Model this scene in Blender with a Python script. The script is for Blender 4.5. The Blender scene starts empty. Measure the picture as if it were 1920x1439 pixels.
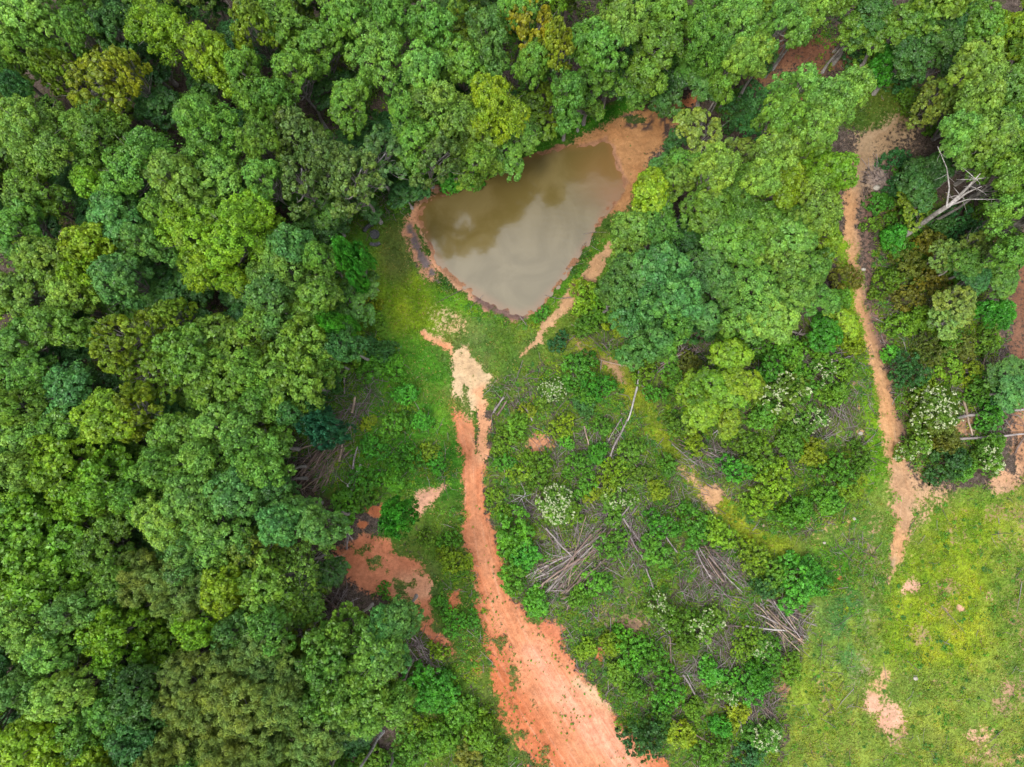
import bpy, math, random
import numpy as np
from mathutils import Vector, Euler

# ------------------------------------------------------------------ camera, sky, sun, exposure
SC = bpy.context.scene
COL = SC.collection
CAMZ = 85.0
TILT = math.radians(6.0)
FPX = 1275.0                       # focal length in pixels of the 1920 px wide photograph
cam_d = bpy.data.cameras.new("camera")
cam = bpy.data.objects.new("camera", cam_d)
COL.objects.link(cam)
cam.location = (0, 0, CAMZ)
cam.rotation_euler = (TILT, 0, 0)
cam_d.sensor_width = 36.0
cam_d.lens = 36.0 * FPX / 1920.0
cam_d.clip_start = 0.5
cam_d.clip_end = 3000.0
SC.camera = cam

SUN_EL, SUN_AZ = math.radians(56), math.radians(222)     # azimuth clockwise from +Y: light from lower left of the picture
world = bpy.data.worlds.new("World")
SC.world = world
world.use_nodes = True
wn, wl = world.node_tree.nodes, world.node_tree.links
wn.clear()
w_out = wn.new("ShaderNodeOutputWorld")
w_bg = wn.new("ShaderNodeBackground")
w_sky = wn.new("ShaderNodeTexSky")
w_sky.sky_type = 'NISHITA'
w_sky.sun_disc = False
w_sky.sun_elevation = SUN_EL
w_sky.sun_rotation = SUN_AZ
w_tc = wn.new("ShaderNodeTexCoord")
w_map = wn.new("ShaderNodeMapping")
w_map.inputs['Location'].default_value = (0.0, 0.0, 0)
w_no = wn.new("ShaderNodeTexNoise")
w_no.inputs['Scale'].default_value = 2.6
w_no.inputs['Detail'].default_value = 5
w_rmp = wn.new("ShaderNodeValToRGB")
w_rmp.color_ramp.elements[0].position = 0.36
w_rmp.color_ramp.elements[0].color = (4.2, 4.6, 5.2, 1)
w_rmp.color_ramp.elements[1].position = 0.62
w_rmp.color_ramp.elements[1].color = (12.5, 12.6, 12.8, 1)
# bright patch added to the overcast overhead, shaped to whiten the pond's reflection
w_vd = wn.new("ShaderNodeVectorMath"); w_vd.operation = 'DOT_PRODUCT'
w_vd.inputs[1].default_value = Vector((0.02, -0.05, 1.0)).normalized()
w_mr = wn.new("ShaderNodeMapRange"); w_mr.interpolation_type = 'SMOOTHSTEP'
w_mr.inputs['From Min'].default_value = 0.885
w_mr.inputs['From Max'].default_value = 0.955
w_mr.inputs['To Min'].default_value = 0.0
w_mr.inputs['To Max'].default_value = 36.0
w_add = wn.new("ShaderNodeMix"); w_add.data_type = 'RGBA'; w_add.blend_type = 'ADD'; w_add.inputs[0].default_value = 1.0
w_mix = wn.new("ShaderNodeMix"); w_mix.data_type = 'RGBA'; w_mix.inputs[0].default_value = 0.86
wl.new(w_tc.outputs['Generated'], w_map.inputs['Vector'])
wl.new(w_map.outputs['Vector'], w_no.inputs['Vector'])
wl.new(w_no.outputs['Fac'], w_rmp.inputs['Fac'])
wl.new(w_tc.outputs['Generated'], w_vd.inputs[0])
wl.new(w_vd.outputs['Value'], w_mr.inputs['Value'])
wl.new(w_rmp.outputs['Color'], w_add.inputs[6])
w_tint = wn.new("ShaderNodeVectorMath"); w_tint.operation = 'SCALE'; w_tint.inputs[0].default_value = (0.90, 0.98, 1.12)
wl.new(w_mr.outputs['Result'], w_tint.inputs['Scale'])
wl.new(w_tint.outputs[0], w_add.inputs[7])
wl.new(w_sky.outputs['Color'], w_mix.inputs[6])
wl.new(w_add.outputs[2], w_mix.inputs[7])
wl.new(w_mix.outputs[2], w_bg.inputs['Color'])
w_bg.inputs['Strength'].default_value = 0.09
wl.new(w_bg.outputs['Background'], w_out.inputs['Surface'])

sun_d = bpy.data.lights.new("sun", 'SUN')
sun_d.energy = 2.0
sun_d.angle = math.radians(12)
sun_d.color = (1.0, 0.96, 0.88)
sun = bpy.data.objects.new("sun", sun_d)
COL.objects.link(sun)
sd = Vector((math.sin(SUN_AZ) * math.cos(SUN_EL), math.cos(SUN_AZ) * math.cos(SUN_EL), math.sin(SUN_EL)))
sun.rotation_euler = (-sd).to_track_quat('-Z', 'Y').to_euler()
sun.location = sd * 120

SC.render.engine = 'CYCLES'
SC.view_settings.view_transform = 'Standard'
SC.view_settings.look = 'None'
SC.view_settings.exposure = 0.48
SC.view_settings.gamma = 1.0
SC.cycles.max_bounces = 5
SC.cycles.diffuse_bounces = 3
SC.cycles.glossy_bounces = 2
SC.cycles.transmission_bounces = 3
SC.cycles.transparent_max_bounces = 4

rng = np.random.default_rng(7)
random.seed(11)
ct, st = math.cos(TILT), math.sin(TILT)

def W(px, py, z=0.0):
    """point on the level z seen at pixel (px, py) of the photograph"""
    a, b = (px - 960.0) / FPX, (719.5 - py) / FPX
    dx, dy, dz = a, b * ct + st, b * st - ct
    t = (z - CAMZ) / dz
    return dx * t, dy * t

def PX(x, y, z=0.0):
    """inverse: pixel of a world point (arrays allowed)"""
    zz = z - CAMZ
    yc = y * ct + zz * st
    zc = -y * st + zz * ct
    return 960.0 + FPX * x / (-zc), 719.5 - FPX * yc / (-zc)

# ------------------------------------------------------------------ helpers: noise, painting
_lat = np.random.default_rng(3).random((256, 256))
def vnoise(x, y, s=1.0, octs=3, off=0.0):
    out = np.zeros(np.shape(x)); amp, tot = 1.0, 0.0
    X, Y = np.asarray(x) * s + off + 1000.0, np.asarray(y) * s + off * 1.7 + 1000.0
    for _ in range(octs):
        xi, yi = np.floor(X).astype(int), np.floor(Y).astype(int)
        fx, fy = X - xi, Y - yi
        fx, fy = fx * fx * (3 - 2 * fx), fy * fy * (3 - 2 * fy)
        a = _lat[xi & 255, yi & 255]; b = _lat[(xi + 1) & 255, yi & 255]
        c = _lat[xi & 255, (yi + 1) & 255]; d = _lat[(xi + 1) & 255, (yi + 1) & 255]
        out += amp * (a * (1 - fx) * (1 - fy) + b * fx * (1 - fy) + c * (1 - fx) * fy + d * fx * fy)
        tot += amp; amp *= 0.5; X, Y = X * 2.03, Y * 2.03
    return out / tot

def sstep(a, b, x):
    t = np.clip((x - a) / (b - a), 0, 1)
    return t * t * (3 - 2 * t)

SOFT = [1.0, 0.0]
def stroke(px, py, pts, soft=8.0):
    """pts: (x, y, full width) in photo pixels -> 1 inside, fading over `soft` px"""
    best = np.full(np.shape(px), -1e9); soft = soft * SOFT[0]
    for (x0, y0, w0), (x1, y1, w1) in zip(pts[:-1], pts[1:]):
        dx, dy = x1 - x0, y1 - y0
        t = np.clip(((px - x0) * dx + (py - y0) * dy) / (dx * dx + dy * dy + 1e-9), 0, 1)
        d = np.hypot(px - x0 - t * dx, py - y0 - t * dy)
        best = np.maximum(best, (w0 + (w1 - w0) * t) / 2 - d)
    return sstep(-soft, soft, best)

def sdf_poly(px, py, pts):
    """signed distance, negative inside"""
    d = np.full(np.shape(px), 1e9); ins = np.zeros(np.shape(px), bool)
    n = len(pts)
    for i in range(n):
        x0, y0 = pts[i]; x1, y1 = pts[(i + 1) % n]
        dx, dy = x1 - x0, y1 - y0
        t = np.clip(((px - x0) * dx + (py - y0) * dy) / (dx * dx + dy * dy + 1e-9), 0, 1)
        d = np.minimum(d, np.hypot(px - x0 - t * dx, py - y0 - t * dy))
        cond = ((y0 > py) != (y1 > py)) & (px < (x1 - x0) * (py - y0) / (y1 - y0 + 1e-12) + x0)
        ins ^= cond
    return np.where(ins, -d, d)

def poly(px, py, pts, soft=10.0):
    return sstep(soft * SOFT[0], -soft * SOFT[0], sdf_poly(px, py, pts))

def blob(px, py, x, y, r, ry=None, soft=0.45):
    ry = ry or r; soft = soft + SOFT[1]
    d = np.hypot((px - x) / r, (py - y) / ry)
    return sstep(1 + soft, 1 - soft, d)

def srgb(r, g, b):
    def f(c):
        c /= 255.0
        return c / 12.92 if c <= 0.04045 else ((c + 0.055) / 1.055) ** 2.4
    return np.array([f(r), f(g), f(b)])

POND = [(788,388),(800,374),(830,360),(870,345),(905,328),(940,312),(975,299),(1010,285),(1060,272),(1095,270),(1115,264),
        (1136,260),(1150,277),(1157,299),(1166,320),(1173,340),(1166,362),(1150,385),(1130,405),(1116,430),(1105,450),(1087,475),
        (1067,505),(1047,535),(1022,560),(1002,582),(975,590),(945,581),(915,563),(885,545),(857,530),(836,512),(820,487),(805,460),(793,430),(786,405)]
ROAD = [(848,745,14),(866,790,26),(884,845,44),(888,900,48),(889,960,50),(900,1020,55),(915,1080,64),(938,1150,80),(968,1210,116),
        (1000,1262,148),(1034,1320,168),(1072,1380,186),(1108,1439,204),(1190,1540,240)]
TRACK = [(1690,215,10),(1665,245,22),(1628,270,36),(1612,320,34),(1599,370,28),(1597,430,27),(1604,500,23),(1618,570,24),(1638,640,26),
         (1657,720,30),(1670,800,40),(1680,860,40),(1695,930,44),(1690,1000,34),(1676,1055,18),(1668,1090,8)]

BEACH = [(1095,262),(1110,240),(1160,214),(1215,200),(1245,184),(1300,176),(1290,215),(1255,262),(1218,302),(1202,350),(1170,400),(1120,400),(1140,300)]
TRZ = [(1585,210),(1735,190),(1738,300),(1705,360),(1660,600),(1710,900),(1640,900),(1580,600),(1575,300)]
def layers(px, py):
    """everything painted on the soil: grass amount/colour, dirt amount/colour, weed density"""
    wob = vnoise(px, py, 0.045, 3) - 0.5
    wob2 = vnoise(px, py, 0.02, 3, 55.0) - 0.5
    qx, qy = px + wob * 22, py + wob2 * 24
    g = np.zeros(px.shape); gc = np.zeros(px.shape + (3,)); gc[:] = (0.036, 0.085, 0.010)
    d = np.zeros(px.shape); dc = np.zeros(px.shape + (3,)); dc[:] = (0.30, 0.16, 0.09)
    wd = np.zeros(px.shape)
    def G(m, amt=1.0, col=None):
        nonlocal g, gc
        g = np.maximum(g, m * amt)
        if col is not None:
            gc = gc * (1 - m[..., None]) + np.array(col) * m[..., None]
    def D(m, amt=1.0, col=None):
        nonlocal d, dc
        d = np.maximum(d, m * amt)
        if col is not None:
            k = np.clip(m * 1.6, 0, 1)[..., None]
            dc = dc * (1 - k) + np.array(col) * k
    YG, GR, LG, OL, TE = (0.140,0.225,0.010), (0.060,0.155,0.012), (0.095,0.200,0.014), (0.100,0.125,0.022), (0.070,0.180,0.044)
    # big green areas
    G(poly(qx, qy, [(560,380),(760,330),(800,560),(1000,610),(1180,440),(1240,600),(1000,700),(900,780),(880,1000),(760,960),(600,930),(540,800),(640,640),(600,480)], 30), 0.85, GR)
    G(poly(qx, qy, [(690,430),(760,420),(800,540),(960,600),(1060,580),(1010,650),(900,720),(850,700),(790,600),(730,600),(690,520)], 18), 1.0, (0.085,0.170,0.014))
    G(poly(qx, qy, [(720,500),(790,510),(840,560),(800,640),(750,640),(715,560)], 22), 1.0, YG)
    G(poly(qx, qy, [(700,640),(790,620),(850,760),(865,860),(840,930),(740,920),(640,900),(660,760)], 25), 0.95, (0.055,0.165,0.010))
    G(stroke(qx, qy, [(830,560,30),(930,600,34),(1010,600,30),(1100,500,26),(1140,450,20)], 14), 1.0, (0.080,0.200,0.010))
    G(blob(px, py, 745, 470, 34, 60), 0.9, OL)
    G(blob(qx, qy, 900, 650, 70, 50), 0.95, (0.105,0.170,0.030))
    G(poly(qx, qy, [(920,620),(1100,560),(1640,600),(1660,900),(1640,1050),(1500,1130),(1490,1250),(1460,1560),(1200,1560),(1080,1250),(930,1100),(905,900),(920,760)], 20), 0.56, (0.085,0.150,0.016))
    G(stroke(qx, qy, [(1085,640,30),(1150,690,40),(1210,770,44),(1262,850,44),(1330,930,44),(1400,1005,44),(1500,1035,40),(1590,980,36),(1620,900,30)], 16), 1.0, (0.170,0.215,0.014))
    G(stroke(qx, qy, [(1000,640,50),(960,700,50),(930,760,30)], 18), 0.9, (0.075,0.135,0.018))
    G(stroke(qx, qy, [(1590,470,46),(1600,560,50),(1618,640,52),(1634,720,50),(1645,800,46),(1650,900,50),(1650,980,60),(1630,1060,80)], 10), 1.0, (0.135,0.260,0.010))
    G(poly(qx, qy, [(1500,1010),(1660,900),(1760,920),(2150,880),(2150,1560),(1440,1560),(1490,1300),(1500,1180)], 24), 0.9, (0.150,0.215,0.030))
    G(poly(qx, qy, [(1680,1060),(1750,960),(1860,930),(1900,1010),(1860,1120),(1840,1240),(1760,1260),(1660,1250),(1645,1150)], 34), 1.0, (0.185,0.255,0.014))
    G(poly(qx, qy, [(1540,1090),(1600,1085),(1640,1150),(1620,1240),(1590,1330),(1540,1300),(1550,1200)], 50) * sstep(0.3, 0.6, vnoise(px, py, 0.03, 3, 61.0)), 0.9, TE)
    G(blob(qx, qy, 1530, 1310, 60, 80), 0.85, (0.150,0.225,0.024))
    G(blob(qx, qy, 1890, 1120, 50, 110), 0.8, (0.110,0.185,0.020))
    G(blob(qx, qy, 1560, 1070, 50, 46), 0.9, (0.065,0.185,0.010))
    G(poly(qx, qy, [(640,1020),(860,930),(905,1080),(930,1200),(960,1300),(1010,1560),(700,1560),(760,1300),(740,1150)], 20), 0.72, (0.075,0.140,0.014))
    G(blob(px, py, 1640, 190, 90, 60), 0.85, (0.075,0.120,0.014))
    G(stroke(px, py, [(1000,285,20),(1060,245,30),(1110,222,36),(1180,196,30)], 8), 1.0, (0.050,0.165,0.008))
    G(stroke(px, py, [(1275,200,20),(1280,250,26)], 8), 1.0, (0.045,0.150,0.008))
    G(stroke(px, py, [(1370,190,60),(1400,215,50)], 20), 0.9, (0.045,0.130,0.010))
    G(poly(qx, qy, [(1640,330),(1800,380),(1860,600),(1880,800),(1780,900),(1700,880),(1650,600)], 26), 0.55, (0.070,0.110,0.014))
    # weed density (leafy low growth)
    wd = np.maximum(wd, poly(px, py, [(640,720),(760,690),(830,800),(850,900),(760,930),(650,930),(600,880)], 20) * 1.0)
    wd = np.maximum(wd, poly(px, py, [(560,520),(690,560),(720,650),(620,720),(540,700)], 30) * 0.6)
    wd = np.maximum(wd, poly(px, py, [(930,720),(1130,640),(1640,640),(1640,900),(1560,1080),(1510,1150),(1440,1500),(1230,1500),(1090,1270),(1060,1190),(950,1110),(915,930)], 18) * 0.95)
    wd = np.maximum(wd, poly(px, py, [(860,1230),(920,1330),(980,1500),(760,1500),(770,1290)], 20) * 0.9)
    wd = np.maximum(wd, poly(px, py, [(820,960),(870,940),(900,1130),(940,1250),(880,1260),(830,1120)], 14) * 0.6)
    wd = np.maximum(wd, poly(px, py, [(1640,400),(1740,470),(1880,560),(1900,800),(1780,900),(1700,870),(1640,620)], 18) * 0.9)
    wd = np.maximum(wd, stroke(px, py, [(1020,570,24),(1080,500,30),(1120,440,26)], 10) * 0.9)
    wd = np.maximum(wd, stroke(px, py, [(830,548,12),(900,590,20),(1000,612,22)], 10) * 0.55)
    wd = np.maximum(wd, poly(px, py, [(1500,1020),(1620,1000),(1640,1090),(1560,1120),(1500,1100)], 18) * 0.7)
    wd = np.maximum(wd, poly(px, py, [(1680,940),(1980,880),(1980,1500),(1450,1500),(1500,1260)], 30) * 0.16)
    wd = np.maximum(wd, poly(px, py, [(1440,20),(1760,20),(1800,300),(1700,180),(1560,140),(1440,120)], 30) * 0.5)
    wd = np.maximum(wd, 0.55 * poly(px, py, [(-300,-300),(1500,-300),(1460,60),(1150,160),(900,300),(760,340),(690,420),(640,640),(560,720),(540,960),(640,1200),(720,1560),(-300,1700)], 20))
    wd *= 1 - stroke(px, py, [(1085,640,20),(1150,690,36),(1210,770,30),(1262,850,30),(1330,930,36),(1400,1005,30),(1500,1035,34),(1590,980,30)], 12) * 0.92
    # dirt
    SOFT[:] = [1.9, 0.3]
    RED, ORG, PAL, TAN, PNK, BRN = srgb(198,112,66), srgb(186,114,70), srgb(208,176,134), srgb(194,150,106), srgb(206,156,126), srgb(128,92,72)
    wx, wy = px + wob * 26, py + wob2 * 26
    D(poly(wx, wy, [(1075,262),(1110,240),(1160,216),(1215,202),(1245,186),(1290,186),(1272,215),(1250,262),(1216,302),(1202,350),(1170,400),(1130,400),(1150,300)], 10), 1.0, srgb(172,122,74))
    D(stroke(px, py, [(1285,195,16),(1310,178,22),(1330,165,10)], 6), 0.8, ORG)
    ring = sdf_poly(px, py, POND)
    G(sstep(70, 22, ring + wob * 30), 0.95, None)
    D(sstep(20, 2, ring + wob * 34) * sstep(1000, 985, px) * sstep(350, 375, py), 0.92, srgb(200,150,112))
    D(sstep(7, 0, ring + wob * 14), 0.8, srgb(172,124,90))
    D(stroke(wx, wy, [(772,400,14),(768,430,26),(786,470,24),(812,512,22)], 8), 0.95, srgb(200,140,100))
    D(stroke(px, py, [(768,425,10),(782,468,14),(806,508,14),(822,528,8)], 5) * sstep(.35,.6,vnoise(px,py,.09,2,9.)), 0.95, srgb(112,98,96))
    D(stroke(px, py, [(895,560,10),(930,582,14),(980,596,12)], 5), 0.85, srgb(118,92,84))
    D(blob(px, py, 815, 352, 20, 8), 0.9, srgb(196,142,104))
    D(stroke(wx, wy, ROAD, 9), 1.0, RED)
    D(poly(wx, wy, [(960,1140),(1000,1150),(1058,1165),(1062,1225),(1080,1260),(1020,1260),(980,1200)], 9), 0.86, srgb(206,120,80))
    D(stroke(wx, wy, [(868,790,8),(888,850,18),(888,960,22),(905,1050,26),(945,1150,50),(1010,1240,80),(1080,1340,100),(1150,1439,110)], 16), 1.0, srgb(208,134,90))
    D(stroke(wx, wy, [(1000,1230,10),(1060,1310,24),(1120,1370,40),(1180,1439,40)], 20), 0.9, srgb(226,152,116))
    D(stroke(wx, wy, [(1085,1280,6),(1110,1300,10),(1140,1325,12)], 10), 0.7, srgb(214,172,132))
    D(stroke(wx, wy, [(800,618,16),(828,640,20),(846,668,16),(856,700,10)], 6), 0.95, srgb(222,146,98))
    D(poly(wx, wy, [(846,662),(882,652),(902,690),(928,712),(908,745),(902,780),(878,785),(864,752),(846,728),(842,690)], 9), 1.0, PAL)
    D(stroke(wx, wy, [(905,740,20),(903,800,30),(900,860,24)], 8), 1.0, srgb(222,158,112))
    D(blob(wx, wy, 848, 610, 34, 26), 0.55, srgb(200,168,120))
    D(blob(wx, wy, 820, 590, 26, 18), 0.42, srgb(190,165,120))
    D(stroke(wx, wy, [(1142,466,26),(1120,500,36),(1085,528,25),(1062,565,24),(1030,605,20),(1005,640,13),(985,665,6)], 5), 1.0, TAN)
    D(stroke(wx, wy, [(1080,622,8),(1092,650,10),(1120,672,14),(1150,690,26),(1172,712,20)], 8), 0.78, srgb(176,138,96))
    D(blob(wx, wy, 1335, 928, 26, 22), 0.9, TAN)
    D(stroke(wx, wy, [(1262,870,10),(1290,895,16),(1330,925,20),(1345,955,12)], 8), 0.75, TAN)
    D(blob(wx, wy, 1014, 826, 24, 22), 0.92, srgb(196,132,90))
    D(blob(wx, wy, 1183, 1168, 34, 24), 0.72, TAN)
    D(blob(wx, wy, 1125, 1225, 12, 24), 0.75, RED)
    D(blob(wx, wy, 1130, 1150, 60, 50), 0.40, srgb(150,118,92))
    D(stroke(wx, wy, TRACK, 8), 0.95, srgb(200,150,100))
    D(stroke(px, py, [(1640,330,44),(1625,420,22),(1632,520,26),(1652,620,26),(1690,720,24),(1712,830,30),(1730,900,40)], 12), 0.62, srgb(122,94,80))  # darker brown strip along the right side of the track
    D(poly(wx, wy, [(1600,250),(1690,200),(1725,215),(1715,260),(1690,320),(1650,360),(1600,340)], 22), 0.62, srgb(166,138,104))
    FLD = poly(wx, wy, [(1500,1100),(1690,900),(2000,880),(2000,1560),(1460,1560),(1500,1300)], 40)
    D(FLD * sstep(0.52, 0.74, vnoise(px, py, 0.022, 4, 44.0)), 0.52, srgb(164,132,96))
    D(blob(wx, wy, 1660, 335, 26, 26), 0.8, srgb(160,140,128))
    D(poly(px, py, [(1660,880),(1740,890),(1800,930),(1740,960),(1710,1010),(1670,960)], 22), 0.66, srgb(186,146,108))
    D(poly(wx, wy, [(626,1032),(680,998),(722,1008),(762,1040),(800,1068),(818,1100),(806,1150),(832,1190),(856,1235),(838,1242),(800,1195),(772,1152),(740,1118),(680,1112),(650,1090)], 9), 0.98, srgb(202,122,82))
    D(blob(wx, wy, 780, 1100, 34, 26), 0.9, srgb(214,150,110))
    D(blob(wx, wy, 680, 981, 10, 9), 1.0, RED)
    D(blob(wx, wy, 707, 955, 14, 10), 1.0, RED)
    D(stroke(wx, wy, [(780,960,30),(800,935,34),(828,914,16)], 9), 0.85, srgb(206,150,118))
    D(blob(wx, wy, 850, 1130, 16, 22), 0.8, RED)
    D(stroke(wx, wy, [(850,1160,14),(880,1210,14),(900,1260,16)], 10), 0.6, RED)
    D(stroke(wx, wy, [(930,1280,10),(945,1340,26),(980,1400,20),(1000,1439,20)], 10), 0.7, RED)
    D(blob(wx, wy, 1500, 100, 84, 50), 0.75, srgb(140,92,66))
    D(blob(wx, wy, 1580, 120, 50, 34), 0.55, srgb(128,88,66))
    D(blob(wx, wy, 1445, 155, 50, 26), 0.6, srgb(150,104,70))
    D(blob(wx, wy, 1515, 178, 16, 10), 1.0, srgb(190,112,66))
    D(blob(wx, wy, 1620, 125, 14, 10), 0.7, srgb(170,90,56))
    D(blob(wx, wy, 1740, 120, 34, 16), 0.6, srgb(120,92,72))
    D(stroke(wx, wy, [(1872,455,30),(1900,520,36),(1912,600,44),(1905,660,36),(1925,720,40),(1915,800,50),(1930,900,50)], 14), 0.72, srgb(176,128,92))
    D(poly(wx, wy, [(1860,440),(2060,430),(2060,760),(1900,740),(1880,600)], 26), 0.62, srgb(128,88,66))
    D(blob(wx, wy, 1805, 800, 22, 30), 0.7, srgb(176,134,100))
    D(blob(wx, wy, 1885, 905, 36, 26), 0.78, srgb(218,166,124))
    for (x, y, r, a, c) in [(1712,1100,18,.85,PNK),(1700,1108,14,.7,PNK),(1803,1137,10,.85,PNK),(1742,1135,6,.6,TAN),(1850,1110,12,.6,PNK),
                            (1665,1270,14,.85,TAN),(1640,1320,24,.9,PNK),(1668,1345,34,.92,PNK),(1690,1360,22,.8,PNK),(1650,1290,18,.7,TAN),(1885,1290,22,.75,PNK),
                            (1830,1385,26,.6,PNK),(1900,1420,20,.6,TAN),(1573,1085,6,.8,RED),(1490,1138,9,.9,RED),(1437,1258,7,.9,RED),
                            (1600,710,8,.7,TAN),(1612,810,8,.7,TAN),(1613,760,6,.7,TAN),(1600,660,12,.6,TAN),(1590,975,7,.7,TAN),(1545,975,40,.45,TAN),
                            (1497,1200,9,.7,RED),(996,748,7,.9,RED),(1710,1040,10,.5,TAN),(1872,1010,16,.45,PNK),(1915,1180,20,.5,PNK),(1755,1290,12,.5,PNK),
                            (920,968,5,.9,RED),(1205,690,12,.6,srgb(150,96,76)),(1300,880,12,.6,TAN)]:
        D(blob(wx, wy, x, y, r * 0.95), a * 0.86, c)
    D(stroke(wx, wy, [(1648,1050,30),(1632,1130,30),(1625,1210,34),(1600,1290,30)], 16), 0.5, srgb(142,132,100))
    D(poly(wx, wy, [(1880,930),(1980,900),(1980,1300),(1900,1300),(1880,1150)], 40), 0.42, srgb(150,120,90))
    D(poly(wx, wy, [(1455,1240),(1480,1230),(1490,1290),(1462,1330)], 10), 0.7, srgb(160,112,84))
    SOFT[:] = [1.0, 0.0]
    # dark debris washed onto the beach
    dk = np.maximum(stroke(wx, wy, [(1165,215,8),(1180,232,20),(1212,240,16),(1228,225,8)], 8), stroke(wx, wy, [(1258,205,8),(1246,235,16),(1256,265,12)], 6)) * sstep(0.38, 0.6, vnoise(px, py, 0.12, 3, 4.0))
    D(dk, 0.95, srgb(78,62,56))
    G(blob(px, py, 1192, 225, 24, 10), 0.9, (0.055,0.085,0.02))
    d = d * (1 - 0.75 * blob(px, py, 1192, 225, 24, 9))
    mot = sstep(0.48, 0.68, vnoise(px, py, 0.055, 3, 70.0))
    mk = mot * np.clip(stroke(px, py, [(905,1100,20),(925,1200,60),(945,1290,80),(985,1370,80),(1010,1439,60)], 16) + stroke(px, py, [(975,1140,20),(1035,1180,60),(1060,1240,30)], 16) + blob(px, py, 880, 700, 60, 80) * 1.0 + poly(px, py, [(640,1000),(820,1060),(850,1240),(700,1120)], 20), 0, 1)
    d = d * (1 - 0.62 * mk); g = np.maximum(g, mk * 1.1)
    gc = gc * (1 - 0.6 * mk[..., None]) + np.array([0.13, 0.145, 0.04]) * 0.6 * mk[..., None]
    d = d * (1 - 0.7 * stroke(px, py, [(890,765,5),(893,800,9),(892,850,6)], 5))
    wd = wd * (1 - sstep(0.45, 0.8, d))
    gcn = vnoise(px, py, 0.012, 3, 21.0)[..., None] - 0.5
    gcm = vnoise(px, py, 0.045, 3, 23.0)[..., None] - 0.5
    gc = gc * (1 + gcn * np.array([1.0, 0.5, 0.5])) * (1 + gcm * np.array([0.9, 0.55, 0.8]))
    lum = dc.mean(-1, keepdims=True); dc = (dc * 0.90 + lum * np.array([1.06, 1.0, 0.90]) * 0.10)
    return g, np.clip(gc, 0.004, 1), d, np.clip(dc, 0.01, 1), wd

def ground_z(x, y, px=None, py=None):
    if px is None:
        px, py = PX(x, y)
    s = sdf_poly(px, py, POND)
    z = np.where(s > 0, -0.5 + 0.5 * sstep(0, 38, s), -0.5 - 0.9 * sstep(0, 70, -s))
    k = sstep(10, 120, s)
    z = z + k * ((vnoise(x, y, 0.05, 2, 3.0) - 0.5) * 0.9 + (vnoise(x, y, 0.6, 3, 8.0) - 0.5) * 0.16)
    z = z + (vnoise(x, y, 1.3, 2, 15.0) - 0.5) * 0.09
    return z

def gz1(x, y):
    return float(ground_z(np.array([x]), np.array([y]))[0])

# ------------------------------------------------------------------ helpers: meshes and objects
def raw_mesh(name, V, F, mats, attrs=None, smooth=False, vcols=None):
    """V (n,3); F (m,k) with one k, vertex attributes: dict name->float array; vcols: dict name->(n,3)"""
    me = bpy.data.meshes.new(name)
    V = np.asarray(V, np.float32); F = np.asarray(F, np.int32)
    me.vertices.add(len(V)); me.vertices.foreach_set('co', V.ravel())
    k = F.shape[1]
    me.loops.add(F.size); me.loops.foreach_set('vertex_index', F.ravel())
    me.polygons.add(len(F)); me.polygons.foreach_set('loop_start', np.arange(0, F.size, k, dtype=np.int32))
    me.update(calc_edges=True)
    if smooth:
        me.polygons.foreach_set('use_smooth', np.ones(len(F), bool))
    for n, a in (attrs or {}).items():
        at = me.attributes.new(n, 'FLOAT', 'POINT'); at.data.foreach_set('value', np.asarray(a, np.float32))
    for n, a in (vcols or {}).items():
        at = me.attributes.new(n, 'FLOAT_COLOR', 'POINT')
        at.data.foreach_set('color', np.hstack([a, np.ones((len(a), 1))]).astype(np.float32).ravel())
    me.materials.append(mats)
    return me

def link(name, data, parent=None, loc=None, rot=None, scale=None, color=None, **props):
    o = bpy.data.objects.new(name, data)
    COL.objects.link(o)
    if parent is not None: o.parent = parent
    if loc is not None: o.location = loc
    if rot is not None: o.rotation_euler = rot
    if scale is not None: o.scale = scale
    if color is not None: o.color = (color[0], color[1], color[2], 1)
    for k, v in props.items():
        if v: o[k] = v
    return o

def nrm(a):
    return a / (np.linalg.norm(a, axis=-1, keepdims=True) + 1e-9)

def leaf_quads(C, N, S, r, asp=0.62, fold=0.16):
    """C centres, N normals, S half lengths -> quads (rhombs with a slight fold)"""
    t = nrm(np.cross(N, r.normal(size=C.shape)))
    b = np.cross(N, t)
    s = S[:, None]
    V = np.empty((len(C), 4, 3))
    V[:, 0] = C - t * s
    V[:, 1] = C + b * s * asp + N * s * fold
    V[:, 2] = C + t * s
    V[:, 3] = C - b * s * asp + N * s * fold
    F = np.arange(len(C) * 4).reshape(-1, 4)
    return V.reshape(-1, 3), F

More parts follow.
